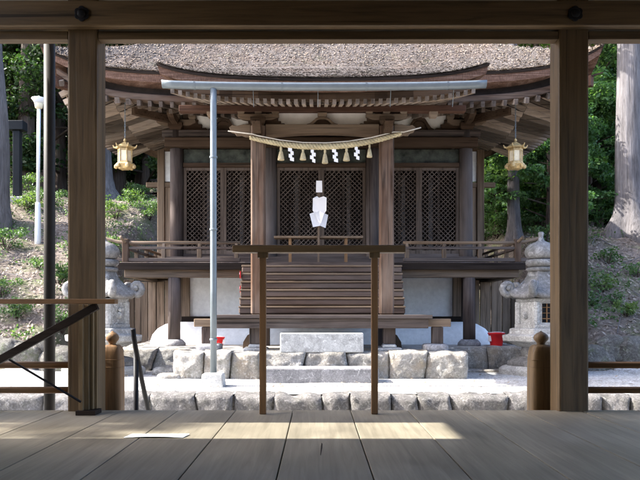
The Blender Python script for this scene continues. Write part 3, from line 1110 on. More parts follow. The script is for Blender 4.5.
def roof_z(x, y):
    d, s = side_s(x, y)
    h = 0.32 * d + 0.17 * d * d
    up = 0.45 * math.exp(-1.6 * s) * math.exp(-0.3 * max(d, 0))
    return ZE + h + up


rf = MB()
NX, NY = 108, 72
rf.grid(lambda u, v: (AX - EX + 2 * EX * u, EF + (EB - EF) * v, roof_z(AX - EX + 2 * EX * u, EF + (EB - EF) * v)
                      + 0.014 * mnoise.noise(Vector((u * 90, v * 60, 0)))), NX, NY)
roof = part(rf, 'bark_roof', M_THATCH, smooth=True)
rd = MB().box(AX - 1.75, AX + 1.75, 12.95, 13.35, roof_z(AX, 13.15) - 0.1, roof_z(AX, 13.15) + 0.32)
rd.build('ridge', w_dark('x'), roof, bevel=0.03)


def perimeter(step=0.12):
    pts = []
    nX, nY = int(2 * EX / step), int((EB - EF) / step)
    for i in range(nX): pts.append((AX - EX + 2 * EX * i / nX, EF))
    for i in range(nY): pts.append((AX + EX, EF + (EB - EF) * i / nY))
    for i in range(nX): pts.append((AX + EX - 2 * EX * i / nX, EB))
    for i in range(nY): pts.append((AX - EX, EB - (EB - EF) * i / nY))
    return pts


per = perimeter()
yc = (EF + EB) / 2


def inset(x, y, d):
    nx_ = AX + (x - AX) * (EX - d) / EX
    ny_ = yc + (y - yc) * ((EB - EF) / 2 - d) / ((EB - EF) / 2)
    return nx_, ny_


def ring_mesh(levels):
    """levels: list of (inset, dz)"""
    vs, fs = [], []
    n = len(per)
    for d, dz in levels:
        for x, y in per:
            z = roof_z(x, y)
            xx, yy = inset(x, y, d)
            vs.append((xx, yy, z + dz))
    for l in range(len(levels) - 1):
        for k in range(n):
            a, b = l * n + k, l * n + (k + 1) % n
            fs.append((a + n, b + n, b, a))
    return MB().add(vs, fs)


ring_mesh([(0.0, 0.004), (-0.012, -0.02), (0.0, -0.045)]).build('roof_lip', w_dark('x'), roof)
ring_mesh([(0.0, -0.045), (0.012, -0.047), (0.035, -0.15), (0.04, -0.155), (0.3, -0.19)]).build('roof_edge', M_TEDGE, roof)
ring_mesh([(0.28, -0.17), (0.30, -0.40)]).build('eave_shade_board', M_INT, roof)  # near-black ring puts shade into the gap under the roof edge
ring_mesh([(0.19, -0.30), (0.17, -0.32), (0.175, -0.395), (0.2, -0.41), (0.32, -0.41)]).build('eave_fascia', w_porch('x'), roof)


def soff_z(d, s, tier=0):
    up = 0.45 * math.exp(-1.6 * s) * math.exp(-0.5 * max(d, 0))
    return ZE - 0.41 + 0.20 * (d - 0.2) + up - (0.075 if tier else 0.0)


def eave_side(side):
    """rafters under one side of the main eaves. side: front, rear, left or right"""
    L = 2 * EX if side in ('front', 'rear') else EB - EF

    def pt(a, d):
        if side == 'front': return AX - EX + a, EF + d
        if side == 'rear': return AX - EX + a, EB - d
        if side == 'left': return AX - EX + d, EF + a
        return AX + EX - d, EF + a
    ax = 'y' if side in ('front', 'rear') else 'x'
    board, raf1, raf2, tips = MB(), MB(), MB(), MB()
    # boards above the rafters
    nb = int(L / 0.24)
    for i in range(nb):
        a0, a1 = L * i / nb, L * (i + 1) / nb
        for d0, d1, tier in ((0.2, 0.95, 0), (0.9, 1.84, 1)):
            vs = []
            for a in (a0, a1):
                sa = min(a, L - a)
                dd0, dd1 = min(d0, sa), min(d1, sa)
                for d in (dd0, dd1):
                    x, y = pt(a, d)
                    vs.append((x, y, soff_z(d, sa - d, tier) + 0.004))
            if abs(vs[0][0] - vs[1][0]) + abs(vs[0][1] - vs[1][1]) < 1e-4 and abs(vs[2][0] - vs[3][0]) + abs(vs[2][1] - vs[3][1]) < 1e-4:
                continue
            top = [(q[0], q[1], q[2] + 0.02) for q in vs]
            board.add(vs + top, [(0, 1, 3, 2), (4, 6, 7, 5), (0, 2, 6, 4), (1, 5, 7, 3), (0, 4, 5, 1), (2, 3, 7, 6)])
    pitch = 0.17
    nr = int(L / pitch)
    for i in range(nr):
        a = (i + 0.5) * L / nr
        sa = min(a, L - a)
        for d0, d1, tier, mb in ((0.14, 0.95, 0, raf1), (0.84, 1.84, 1, raf2)):
            e1 = min(d1, sa - 0.04)
            if e1 - d0 < 0.05:
                continue
            z0, z1 = soff_z(d0, sa - d0, tier), soff_z(e1, sa - e1, tier)
            x0, y0 = pt(a, d0)
            x1, y1 = pt(a, e1)
            mb.beam((x0, y0, z0 - 0.036), (x1, y1, z1 - 0.036), 0.056, 0.085)
            dv = Vector((x1 - x0, y1 - y0, z1 - z0)).normalized()
            q = Vector((x0, y0, z0 - 0.036))
            tips.beam(q - dv * 0.006, q - dv * 0.001, 0.054, 0.08)
    s_ = part(board, 'eave_soffit', w_dark(ax) if side != 'rear' else w_bracket(ax))  # dark boards put shade into the gaps between the rafters
    for mb_, nm_, mt_ in ((raf1, 'flying_rafters', w_eave(ax)), (raf2, 'base_rafters', w_eave(ax)), (tips, 'rafter_tips', M_TIPD)):
        if side == 'rear':
            continue
        tag(mb_.build(nm_, mt_, s_), kind='stuff')
    # strip between the two rafter tiers
    kb_ = MB()
    m_ = 24
    for i in range(m_):
        a0, a1 = 0.88 + (L - 1.76) * i / m_, 0.88 + (L - 1.76) * (i + 1) / m_
        p = []
        for a in (a0, a1):
            x, y = pt(a, 0.88)
            p.append((x, y, soff_z(0.88, min(a, L - a) - 0.88, 1) + 0.035))
        kb_.beam(p[0], p[1], 0.07, 0.05)
    kb_.build('eave_strip', w_bracket('x'), s_)


for sd in ('front', 'left', 'right', 'rear'):
    eave_side(sd)
for sx in (-1, 1):
    hr = MB()
    prev = None
    for k in range(9):
        d = 0.12 + 1.65 * k / 8
        p = (AX + sx * (EX - d), EF + d, soff_z(d, 0, 0) - 0.07)
        if prev: hr.beam(prev, p, 0.1, 0.16)
        prev = p
    part(hr, 'hip_rafter', w_red('x'))
# purlin carried by the brackets, and wall plates
part(MB().box(AX - 3.1, AX + 3.1, YM - 0.5, YM - 0.4, 4.235, 4.33), 'eave_purlin', w_bracket('x'), bevel=0.006)
for sx in (-1, 1):
    part(MB().box(AX + sx * 2.5, AX + sx * 2.62, YM - 0.4, 14.5, 4.2, 4.34), 'wall_plate', w_bracket('y'))
part(MB().box(AX - 2.6, AX + 2.6, YM - 0.05, YM + 0.02, 4.2, 4.36), 'wall_plate', w_bracket('x'))

# porch roof
KX, KF = 2.09, 8.8


def porch_z(x, y):
    t = y - KF
    up = 0.20 * math.exp(-1.9 * (KX - abs(x - AX))) * math.exp(-1.3 * t)
    return 3.63 + 0.335 * t + 0.028 * t * t + up


pr = MB()
pr.grid(lambda u, v: (AX - KX + 2 * KX * u, KF + 3.5 * v, porch_z(AX - KX + 2 * KX * u, KF + 3.5 * v) + 0.01 * mnoise.noise(Vector((u * 30, v * 26, 5)))), 64, 48)
porch = part(pr, 'porch_roof', M_THATCH, smooth=True)


def porch_loop(levels):
    path = [(AX - KX, 11.9 - 3.1 * i / 20) for i in range(20)] + [(AX - KX + 2 * KX * i / 44, KF) for i in range(45)] + [(AX + KX, KF + 3.1 * (i + 1) / 20) for i in range(20)]
    vs, fs = [], []
    n = len(path)
    for d, dz in levels:
        for x, y in path:
            z = porch_z(x, y) + dz
            xx = AX + (x - AX) * (KX - d) / KX
            yy = y + d if y < 9.2 else y
            vs.append((xx, yy, z))
    for l in range(len(levels) - 1):
        for k in range(n - 1):
            a = l * n + k
            fs.append((a + n, a + n + 1, a + 1, a))
    return MB().add(vs, fs)


porch_loop([(0.0, 0.004), (-0.01, -0.018), (0.0, -0.04)]).build('roof_lip', w_dark('x'), porch)
porch_loop([(0.0, -0.04), (0.01, -0.042), (0.03, -0.13), (0.25, -0.155)]).build('roof_edge', M_TEDGE, porch)
# porch fascia, soffit and rafters
fa = MB()
for i in range(24):
    xa, xb_ = AX - 1.98 + 3.96 * i / 24, AX - 1.98 + 3.96 * (i + 1) / 24
    fa.beam((xa, 8.97, porch_z(xa, KF) - 0.19), (xb_, 8.97, porch_z(xb_, KF) - 0.19), 0.09, 0.085)
part(fa, 'porch_fascia', w_bracket('x'))
ps, prf, ptp = MB(), MB(), MB()
nr = 40
for i in range(nr):
    x = AX - 1.92 + 3.84 * i / (nr - 1)
    up = porch_z(x, KF) - 3.63
    z0 = 3.37 + up
    z1 = z0 + 0.25 * 1.9
    r_ = MB().beam((x, 8.93, z0), (x, 10.83, z1), 0.048, 0.062).build('rafter', w_eave('y'), shrine)
    MB().beam((x, 8.922, z0 - 0.002), (x, 8.928, z0 - 0.001), 0.047, 0.061).build('rafter_tip', M_TIP, r_)
for i in range(20):
    xa, xb_ = AX - 1.97 + 3.94 * i / 20, AX - 1.97 + 3.94 * (i + 1) / 20
    ua, ub = porch_z(xa, KF) - 3.63, porch_z(xb_, KF) - 3.63
    ps.add([(xa, 9.0, 3.42 + ua), (xb_, 9.0, 3.42 + ub), (xb_, 10.85, 3.885 + ub), (xa, 10.85, 3.885 + ua)], [(0, 3, 2, 1)])
sp = part(ps, 'porch_soffit', w_eave('y'))

# loose bark strips lying down the slopes and ragged along the eaves
def chips(fn, xlim, y0, y1, n, seed, keep=None):
    g_ = np.random.default_rng(seed)
    out = np.zeros((n, 4, 3))
    i = 0
    while i < n:
        x = AX + g_.uniform(-xlim, xlim)
        y = y0 + (y1 - y0) * g_.random() ** 1.6
        if g_.random() < 0.16: y = y0 + g_.uniform(-0.02, 0.03)
        if keep and not keep(x, y): continue
        z = fn(x, max(y, y0))
        dzy = (fn(x, y + 0.05) - fn(x, y)) / 0.05
        L, W = g_.uniform(0.014, 0.042), g_.uniform(0.004, 0.011)
        yaw = g_.normal() * 0.7
        t = np.array([math.sin(yaw), -math.cos(yaw), -dzy * math.cos(yaw) + g_.uniform(0.0, 0.22)]) * L
        b_ = np.array([math.cos(yaw), math.sin(yaw), g_.uniform(-0.3, 0.3)]) * W
        c = np.array([x, y, z + 0.009])
        out[i] = [c - t * 0.4 - b_, c - t * 0.4 + b_, c + t * 0.6 + b_ * 0.6, c + t * 0.6 - b_ * 0.6]
        i += 1
    return raw_mesh('bark_strips', out.reshape(-1, 3), np.arange(n * 4).reshape(-1, 4), M_CHIP)


for fn, xl, ya_, yb_, n_, par, kp in ((roof_z, EX - 0.02, EF, 13.0, 21000, roof, lambda x, y: side_s(x, y)[0] > -0.03 and abs(y - EF) <= EX - abs(x - AX) + 0.05),
                                      (porch_z, KX - 0.02, KF, 11.2, 14000, porch, None)):
    me = chips(fn, xl, ya_, yb_, n_, 7 + n_, kp)
    off_ = wloc(par)
    co_ = np.zeros(len(me.vertices) * 3, dtype=np.float32)
    me.vertices.foreach_get('co', co_)
    co_ = co_.reshape(-1, 3) - np.array([off_.x, off_.y, off_.z], dtype=np.float32)
    me.vertices.foreach_set('co', co_.ravel())
    me.update()
    o_ = bpy.data.objects.new('bark_strips', me)
    COL.objects.link(o_)
    o_.parent = par
    tag(o_, kind='stuff')

# zinc gutter with straps, and its downpipe on a concrete foot
gt = MB()
xa, xb_ = AX - 2.0, AX + 2.03
m_ = 30


def gut(u, v):
    x = xa + (xb_ - xa) * u
    up = 0.10 * math.exp(-1.5 * (2.03 - abs(x - AX)))
    a = math.pi + math.pi * v
    return (x, 8.72 + 0.055 * math.cos(a), 3.53 + up * 0.35 + 0.078 * math.sin(a))


gt.grid(gut, 30, 10)
gutter = part(gt, 'gutter', M_ZINC, smooth=True)
sm = gutter.modifiers.new('solid', 'SOLIDIFY')
sm.thickness = 0.006
for u in (0.02, 0.98):
    cx = xa + (xb_ - xa) * u
ends = MB()
for u in (0.001, 0.999):
    c = [gut(u, k / 10) for k in range(11)]
    ends.add(c, [tuple(range(11))])
ends.build('gutter_end', M_ZINC, gutter)
jn = MB()
for u in (0.1, 0.37, 0.63, 0.88):
    for k in range(10):
        a, b = gut(u, k / 10), gut(u, (k + 1) / 10)
        jn.beam((a[0], a[1] - 0.002, a[2] - 0.004), (b[0], b[1] - 0.002, b[2] - 0.004), 0.02, 0.012)
jn.build('gutter_joint', M_ZINC, gutter)
for px in (253, 318, 391, 454):
    x = P(px, 0, 8.8)[0]
    MB().tube([(x, 8.79, 3.56), (x, 8.83, 3.47), (x, 8.9, 3.3)], 0.004, 6).build('gutter_strap', M_ZINC, gutter)
dx_ = P(213.5, 0, 8.72)[0]
dp = part(MB().tube([(dx_, 8.72, 3.47), (dx_, 8.72, 3.3), (dx_, 8.72, 1.0), (dx_, 8.72, -0.06)], 0.041, 16), 'downpipe', M_ZINC, smooth=True)
cl = MB()
for z in (2.62, 1.72, 0.35):
    cl.lathe([(0.047, -0.012), (0.05, -0.008), (0.05, 0.008), (0.047, 0.012)], (dx_, 8.72, z), 16)
cl.build('pipe_joint', M_ZINC, dp)
MB().add([(dx_ + a * w, 8.72 + b * w, z) for w, z in ((0.145, -0.3), (0.125, -0.07)) for a, b in ((-1, -1), (1, -1), (1, 1), (-1, 1))],
         [(3, 2, 1, 0), (4, 5, 6, 7), (0, 1, 5, 4), (1, 2, 6, 5), (2, 3, 7, 6), (3, 0, 4, 7)]).build('concrete_foot', M_CONC, dp, bevel=0.015)

# ------------------------------------------------------------------ things hung on / put by the shrine
rope = thing('straw_rope', (AX, YK - 0.13, 2.9), 'thick twisted straw rope with tassels hung between the porch columns', 'sacred rope')
ya = YK - 0.16
A, B = P(250, 137.5, ya), P(401, 133.5, ya)


def rope_pt(t):
    x = A[0] + (B[0] - A[0]) * t
    z = A[2] + (B[2] - A[2]) * t - 0.155 * 4 * t * (1 - t)
    return Vector((x, ya, z))


for s_ in range(3):
    pts, rr = [], []
    for k in range(121):
        t = k / 120
        a = 2 * math.pi * (t * 15 + s_ / 3)
        c = rope_pt(t)
        taper = 0.7 + 0.3 * math.sin(math.pi * min(1, max(0, t)))
        pts.append(c + Vector((0, math.cos(a), math.sin(a))) * 0.021 * taper)
        rr.append(0.024 * taper)
    MB().tube(pts, rr, 7).build('strand', M_STRAW, rope, smooth=True)
c0, c1 = P(228, 131, ya), P(421, 127.5, ya)
cord = [Vector(c0), Vector(P(252, 134, ya))] + [rope_pt(t) + Vector((0, -0.01, 0.05)) for t in (0.05, 0.2, 0.35, 0.5, 0.65, 0.8, 0.95)] + [Vector(P(404, 132, ya)), Vector(c1)]
MB().tube(cord, 0.009, 6).build('cord', M_CORD, rope, smooth=True)
for px in (281, 303, 325, 346.5, 369.5):
    x = P(px, 0, ya)[0]
    t = (x - A[0]) / (B[0] - A[0])
    c = rope_pt(t)
    ks, kr = random.uniform(0.88, 1.12), random.uniform(0.85, 1.15)
    tb = MB().lathe([(q * kr, w_ * ks) for q, w_ in [(0.008, -0.02), (0.015, -0.05), (0.016, -0.075), (0.013, -0.085), (0.024, -0.11), (0.042, -0.2), (0.04, -0.212)]], c, 12)
    tb.build('tassel', M_STRAW, rope)
for px in (291, 313, 335, 357):
    x = P(px, 0, ya)[0]
    t = (x - A[0]) / (B[0] - A[0])
    c = rope_pt(t)
    sh = MB()
    zz = c.z - 0.03
    for k in range(4):
        ox = 0.012 * (1 if k % 2 else -1) + 0.004 * math.sin(px * 3 + k)
        q = 0.024 + 0.003 * math.sin(px + k * 2)
        sh.add([(c.x + ox - q, ya - 0.004 * k, zz), (c.x + ox + q, ya - 0.004 * k, zz - 0.012), (c.x + ox + q, ya - 0.004 * k, zz - 0.062), (c.x + ox - q, ya - 0.004 * k, zz - 0.05),
                (c.x + ox - q, ya - 0.004 * k - 0.002, zz), (c.x + ox + q, ya - 0.004 * k - 0.002, zz - 0.012), (c.x + ox + q, ya - 0.004 * k - 0.002, zz - 0.062), (c.x + ox - q, ya - 0.004 * k - 0.002, zz - 0.05)],
               [(0, 1, 2, 3), (7, 6, 5, 4), (0, 4, 5, 1), (1, 5, 6, 2), (2, 6, 7, 3), (3, 7, 4, 0)])
        zz -= 0.044
    sh.build('paper_streamer', M_PAPER, rope)

# offering rail and paper wand on the veranda
tb = thing('offering_table', (AX, 11.3, 1.485), 'long narrow wooden offering table at the head of the shrine stairs', 'table')
zt = 1.915
MB().box(P(274, 0, 11.25)[0], P(363, 0, 11.25)[0], 11.2, 11.42, zt - 0.035, zt).build('table_top', w_pale('x'), tb, bevel=0.005)
for px in (290, 346):
    for y in (11.23, 11.36):
        x = P(px, 0, 11.25)[0]
        MB().box(x - 0.022, x + 0.022, y, y + 0.04, 1.486, zt - 0.035).build('leg', w_rail('z'), tb)
wd = thing('paper_wand', (P(318.5, 0, 11.2)[0], 11.17, 1.485), 'white folded paper streamers on a stick before the middle doors', 'paper wand')
wx, wy = P(318.5, 0, 11.17)[0], 11.17
MB().box(wx - 0.018, wx + 0.018, wy, wy + 0.03, 1.486, 2.6).build('stick', w_fence('z'), wd)
S_ = 62.7


def paper(poly, y, name='folded_paper'):
    pts = [(wx + (a - 318.5) / S_, EYE + (313 - b) / S_) for a, b in poly]
    k_ = random.choice([-0.5, 0.45])
    m_ = MB().prism(pts, y, y + 0.003)
    m_.v = [(a, b + k_ * abs(a - wx) * 0.6 - 0.06 * (c - 2.0), c) for a, b, c in m_.v]
    m_.build(name, M_PAPER, wd)


paper([(316, 193), (316.2, 181.5), (322, 181.5), (322.3, 193)], wy - 0.012)
paper([(312.6, 211), (312.9, 199), (317, 196.6), (319, 198.2), (323.5, 197), (326.5, 198.5), (326.3, 211), (324, 214.5), (315, 214.5)], wy - 0.016)
paper([(309.6, 214.5), (316, 212), (321, 219), (320, 226), (313, 227.5)], wy - 0.024)
paper([(328.2, 215), (321, 212), (316.5, 219), (318, 225), (325.5, 228)], wy - 0.032)
paper([(315, 214), (319.5, 211), (324, 214), (321, 224), (317.5, 222)], wy - 0.04)

# hanging gilt lanterns


def hanging_lantern(px, label):
    D = 11.2
    x, _, z = P(px, 157, D)
    t = thing('hanging_lantern', (x, D, z - 0.2), label, 'lantern', 'gilt lanterns hung from the eaves')
    k = 1.0
    t_scale = 0.86
    rfm = MB().lathe([(0.175, 0.135), (0.185, 0.155), (0.14, 0.175), (0.09, 0.205), (0.04, 0.235), (0.02, 0.245)], (x, D, z), 6, R(0))
    for q in range(6):
        a = R(60 * q)
        rfm.tube([(x + 0.16 * math.cos(a), D + 0.16 * math.sin(a), z + 0.145), (x + 0.205 * math.cos(a), D + 0.205 * math.sin(a), z + 0.155), (x + 0.225 * math.cos(a), D + 0.225 * math.sin(a), z + 0.19)], [0.018, 0.014, 0.009], 6)
    rfm.build('lantern_roof', M_GOLD, t)
    MB().lathe([(0.012, 0.245), (0.03, 0.265), (0.02, 0.285), (0.008, 0.3)], (x, D, z), 10).build('finial', M_GOLD, t, smooth=True)
    bd = MB()
    for q in range(6):
        a = R(60 * q)
        bd.tube([(x + 0.125 * math.cos(a), D + 0.125 * math.sin(a), z - 0.1), (x + 0.125 * math.cos(a), D + 0.125 * math.sin(a), z + 0.137)], 0.012, 6)
    bd.lathe([(0.135, 0.1), (0.135, 0.13)], (x, D, z), 6).lathe([(0.135, -0.1), (0.135, -0.075)], (x, D, z), 6)
    bd.build('cage', M_GOLD, t)
    MB().lathe([(0.112, -0.08), (0.112, 0.12)], (x, D, z), 6).build('pane', M_CREAM, t)
    bs = MB().lathe([(0.09, -0.2), (0.12, -0.19), (0.155, -0.15), (0.18, -0.125), (0.17, -0.105), (0.12, -0.1)], (x, D, z), 6)
    for q in range(6):
        a = R(60 * q)
        bs.stone((x + 0.165 * math.cos(a), D + 0.165 * math.sin(a), z - 0.155), (0.075, 0.075, 0.075), q, 3, 0.05, 2.2)
    bs.build('lantern_base', M_GOLD, t)
    ch = MB()
    zz = z + 0.295
    i = 0
    zend = 4.18
    while zz < zend:
        ax_ = (1, 0) if i % 2 else (0, 1)
        loop = [(x + 0.011 * math.cos(q * math.pi / 4) * ax_[0], D + 0.011 * math.cos(q * math.pi / 4) * ax_[1], zz + 0.02 + 0.024 * math.sin(q * math.pi / 4)) for q in range(9)]
        ch.tube(loop, 0.0045, 5)
        zz += 0.037
        i += 1
    ch.build('chain', M_ZINC, t)
    t.scale = (t_scale, t_scale, 1.0)
    return t


hanging_lantern(125, 'gilt six-sided lantern hung under the left eave of the shrine')
hanging_lantern(515.5, 'gilt six-sided lantern hung under the right eave of the shrine')

# stone lanterns


def stone_lantern(px, label):
    D = 10.2
    x = P(px, 0, D)[0]
    z0 = ground_z(x, D) - 0.03
    t = thing('stone_lantern', (x, D, z0), label, 'stone lantern', 'stone lanterns beside the shrine')

    def hexp(prof, name, mat, bev=0.012, smooth=False, n=6):
        return MB().lathe(prof, (x, D, 0), n).build(name, mat, t, bevel=bev, smooth=smooth)
    hexp([(0.62, z0), (0.62, -0.12), (0.55, -0.08)], 'ground_slab', M_LANTW, 0.02)
    hexp([(0.5, -0.085), (0.5, -0.02), (0.42, 0.03), (0.34, 0.05)], 'pedestal', M_LANT, 0.015)
    hexp([(0.28, 0.03), (0.27, 0.07), (0.29, 0.12), (0.27, 0.17), (0.3, 0.22)], 'shaft', M_LANT, 0.0, True, 24)
    hexp([(0.33, 0.19), (0.46, 0.25), (0.56, 0.275), (0.57, 0.36), (0.47, 0.375), (0.46, 0.455), (0.40, 0.465)], 'platform', M_LANTW, 0.014)
    fb = MB()
    # firebox: six corner stones and walls with a window front and back
    fb.lathe([(0.385, 0.46), (0.385, 0.52)], (x, D, 0), 6).lathe([(0.37, 0.84), (0.37, 0.89)], (x, D, 0), 6)
    for q in range(6):
        a = R(60 * q)
        fb.lathe([(0.055, 0.52), (0.055, 0.84)], (x + 0.325 * math.cos(a), D + 0.325 * math.sin(a), 0), 8)
    fb.build('firebox', M_LANTW, t, bevel=0.008)
    wl = MB()
    for q in (0, 1, 2, 3, 4, 5):
        a0, a1 = R(60 * q), R(60 * q + 60)
        p0 = Vector((x + 0.315 * math.cos(a0), D + 0.315 * math.sin(a0), 0.68))
        p1 = Vector((x + 0.315 * math.cos(a1), D + 0.315 * math.sin(a1), 0.68))
        if q in (4, 1):
            m0, m1 = p0.lerp(p1, 0.24), p0.lerp(p1, 0.76)
            wl.beam(p0, p1, 0.05, 0.055) if False else None
            wl.beam(p0 + Vector((0, 0, 0.148)), p1 + Vector((0, 0, 0.148)), 0.05, 0.024)
            wl.beam(p0 - Vector((0, 0, 0.148)), p1 - Vector((0, 0, 0.148)), 0.05, 0.024)
            wl.beam(p0, m0, 0.05, 0.272)
            wl.beam(m1, p1, 0.05, 0.272)
        else:
            wl.beam(p0, p1, 0.05, 0.32)
            mid = p0.lerp(p1, 0.5)
            nrm = Vector((mid.x - x, mid.y - D, 0)).normalized()
            wl.stone(mid + nrm * 0.03 + Vector((0, 0, -0.03)), (0.1, 0.06, 0.1), q, 4, 0.2, 2.5)
            wl.stone(mid + nrm * 0.03 + Vector((0.02, 0, 0.05)), (0.06, 0.06, 0.06), q + 9, 4, 0.2, 2.5)
    wl.build('firebox_wall', M_LANTW, t)
    lt = MB()
    yf = D - 0.27
    lt.box(x - 0.075, x + 0.075, yf + 0.03, yf + 0.035, 0.52, 0.84)
    g = lt.build('window', M_SLATE, t)
    gr = MB()
    for q in (-0.075, -0.0, 0.075):
        gr.box(x + q - 0.008, x + q + 0.008, yf + 0.005, yf + 0.028, 0.52, 0.84)
    for z in (0.6, 0.68, 0.76):
        gr.box(x - 0.08, x + 0.08, yf + 0.008, yf + 0.026, z - 0.006, z + 0.006)
    gr.build('window_grille', w_rail('z'), g)
    # roof: sagging hexagonal cap; corners curl up into scrolls
    rm = MB()
    prof = [(0.30, 0.885), (0.47, 0.905), (0.5, 0.935), (0.475, 0.975), (0.38, 1.02), (0.29, 1.09), (0.225, 1.18), (0.19, 1.26), (0.185, 1.29)]
    vs = []
    nn = 36
    for r_, z in prof:
        for k in range(nn):
            a = 2 * math.pi * k / nn
            f = (a / (math.pi / 3)) % 1.0
            hexr = math.cos(math.pi / 6) / math.cos((f - 0.5) * math.pi / 3)
            corner = abs(f - 0.5) * 2
            lift = 0.05 * corner ** 4 * (r_ / 0.5) ** 2
            vs.append((x + r_ * hexr * math.cos(a), D + r_ * hexr * math.sin(a), z + lift - 0.02 * (1 - corner) * (1 if r_ > 0.3 and z > 0.9 and z < 1.0 else 0)))
    fs = [(i * nn + k, i * nn + (k + 1) % nn, (i + 1) * nn + (k + 1) % nn, (i + 1) * nn + k) for i in range(len(prof) - 1) for k in range(nn)]
    fs += [tuple(range(nn - 1, -1, -1)), tuple((len(prof) - 1) * nn + k for k in range(nn))]
    rm.add(vs, fs)
    ro = rm.build('lantern_roof', M_LANT, t, smooth=True)
    for q in range(6):
        a = R(60 * q)
        ca, sa = math.cos(a), math.sin(a)
        pts, rr = [], []
        for u, w_ in ((0.24, 1.13), (0.33, 1.03), (0.41, 0.975), (0.465, 0.955)):
            pts.append((x + u * ca, D + u * sa, w_)); rr.append(0.028 + 0.026 * (u - 0.24) / 0.26)
        for k in range(11):
            th = R(-80 + k * 36)
            rad = 0.1 * (1 - k * 0.06)
            u = 0.475 + rad * math.cos(th)
            w_ = 1.04 + rad * math.sin(th)
            pts.append((x + u * ca, D + u * sa, w_)); rr.append(0.054 - 0.0025 * k)
        sm_ = MB().tube(pts, rr, 10)
        sm_.stone((x + 0.475 * ca, D + 0.475 * sa, 1.04), (0.09, 0.09, 0.09), q, 5, 0.02, 2.0)
        sm_.build('scroll', M_LANT, ro, smooth=True)
    hexp([(0.18, 1.28), (0.21, 1.3), (0.21, 1.33), (0.17, 1.345)], 'neck_ring', M_LANT, 0.0, True, 20)
    lot = []
    for r_, z in [(0.12, 1.34), (0.18, 1.355), (0.215, 1.39), (0.22, 1.43), (0.2, 1.455), (0.14, 1.462)]:
        lot.append((r_, z))
    hexp(lot, 'lotus_cup', M_LANT, 0.0, True, 20)
    hexp([(0.13, 1.458), (0.19, 1.475), (0.225, 1.525), (0.232, 1.575), (0.215, 1.63), (0.165, 1.68), (0.09, 1.71), (0.045, 1.735), (0.032, 1.79), (0.045, 1.84), (0.03, 1.86)], 'jewel', M_LANT, 0.0, True, 20)


stone_lantern(541, 'grey stone lantern with curled roof corners beside the red bucket')
stone_lantern(103.5, 'grey stone lantern with curled roof corners half hidden by the left hall pillar')

# buckets


def bucket(x, y, z, k, name, label, cat, tilt=0):
    t = thing(name, (x, y, z), label, cat)
    MB().lathe([(0.09 * k, 0.0), (0.092 * k, 0.012), (0.125 * k, 0.19 * k), (0.135 * k, 0.195 * k), (0.135 * k, 0.215 * k), (0.122 * k, 0.215 * k), (0.118 * k, 0.19 * k), (0.085 * k, 0.02)], (0, 0, 0), 24).build('bucket_body', M_RED, t, smooth=True, local=True)
    hd = [(0.13 * k * math.cos(a), -0.05 * math.sin(a) * k, 0.205 * k + 0.02 * k * math.sin(a)) for a in [math.pi * q / 10 for q in range(11)]]
    MB().tube(hd, 0.006 * k, 6).build('handle', M_WHITEP, t, smooth=True, local=True)
    for sx in (-1, 1):
        MB().box(sx * 0.115 * k - 0.025, sx * 0.115 * k + 0.025, -0.06 * k, -0.035 * k, 0.08 * k, 0.17 * k).build('lug', M_WHITEP, t, local=True, bevel=0.006)
    t.rotation_euler = (0, tilt, 0)
    return t


bx = P(495.5, 0, 11.05)
bucket(bx[0], 11.0, PZ, 1.0, 'bucket', 'bright red plastic bucket with white handle on the stone platform', 'bucket')
b2 = P(221, 0, 10.9)
bucket(b2[0], 10.6, PZ, 0.75, 'bucket', 'small dark red pail behind the zinc downpipe', 'bucket')

# plank fences either side of the building
for sx, lab in ((-1, 'grey plank fence behind the left stone lantern'), (1, 'brown plank fence behind the right stone lantern')):
    f = thing('plank_fence', (AX + sx * 3.2, 12.6, PZ), lab, 'fence')
    pk = MB()
    x = 2.62
    while x < 3.95:
        w = random.choice([0.15, 0.2, 0.24])
        dz = random.uniform(-0.03, 0.03)
        pk.box(AX + sx * x, AX + sx * (x + w - 0.012), 12.58 + random.uniform(-0.01, 0.01), 12.62, 0.1, 1.26 + dz)
        x += w
    pk.build('planks', w_fence('z'), f, bevel=0.006, seg=1)
    for z in (0.35, 1.1):
        MB().box(AX + sx * 2.62, AX + sx * 3.95, 12.63, 12.7, z, z + 0.07).build('rail', w_fence('x'), f)
    MB().box(AX + sx * 3.9, AX + sx * 4.0, 12.56, 12.68, 0.0, 1.36).build('post', w_fence('z'), f, bevel=0.01)

# ------------------------------------------------------------------ hall (where the viewer sits)
hall = thing('worship_hall', (0, 2, -0.6), 'dark timber open hall with wide floorboards framing the view', 'hall')


def hpart(mb, name, mat, **kw):
    return mb.build(name, mat, hall, **kw)


XL, XR, YB, YF = -2.72, 5.25, -4.2, 4.9
fb = MB()
x = 0.233 - 0.4 * 8
while x < XR:
    a, b = max(x, XL - 0.1), min(x + 0.4, XR + 0.1)
    if b > a:
        fb.box(a + 0.003, b - 0.003, YB, YF, -0.06, 0)
    x += 0.4
hpart(fb, 'floor', M_FLOOR, bevel=0.003, seg=2)
hpart(MB().box(XL - 0.1, XR + 0.1, YB, YF - 0.03, -0.3, -0.062), 'floor_frame', w_dark('x'))
crk = MB()
pts = [(321.5, 443), (322.6, 444), (322.4, 448), (321.6, 452), (320.8, 456), (320.2, 455), (320.6, 450), (320.9, 446)]
for px, py in pts:
    pass
cv = []
for px, py in pts:
    D = FPX * EYE / (py - 313.0)
    cv.append(((px - 317) / FPX * D, D, 0.0012))
crk.add(cv, [tuple(range(len(cv)))])
hpart(crk, 'board_crack', w_dark('y'))

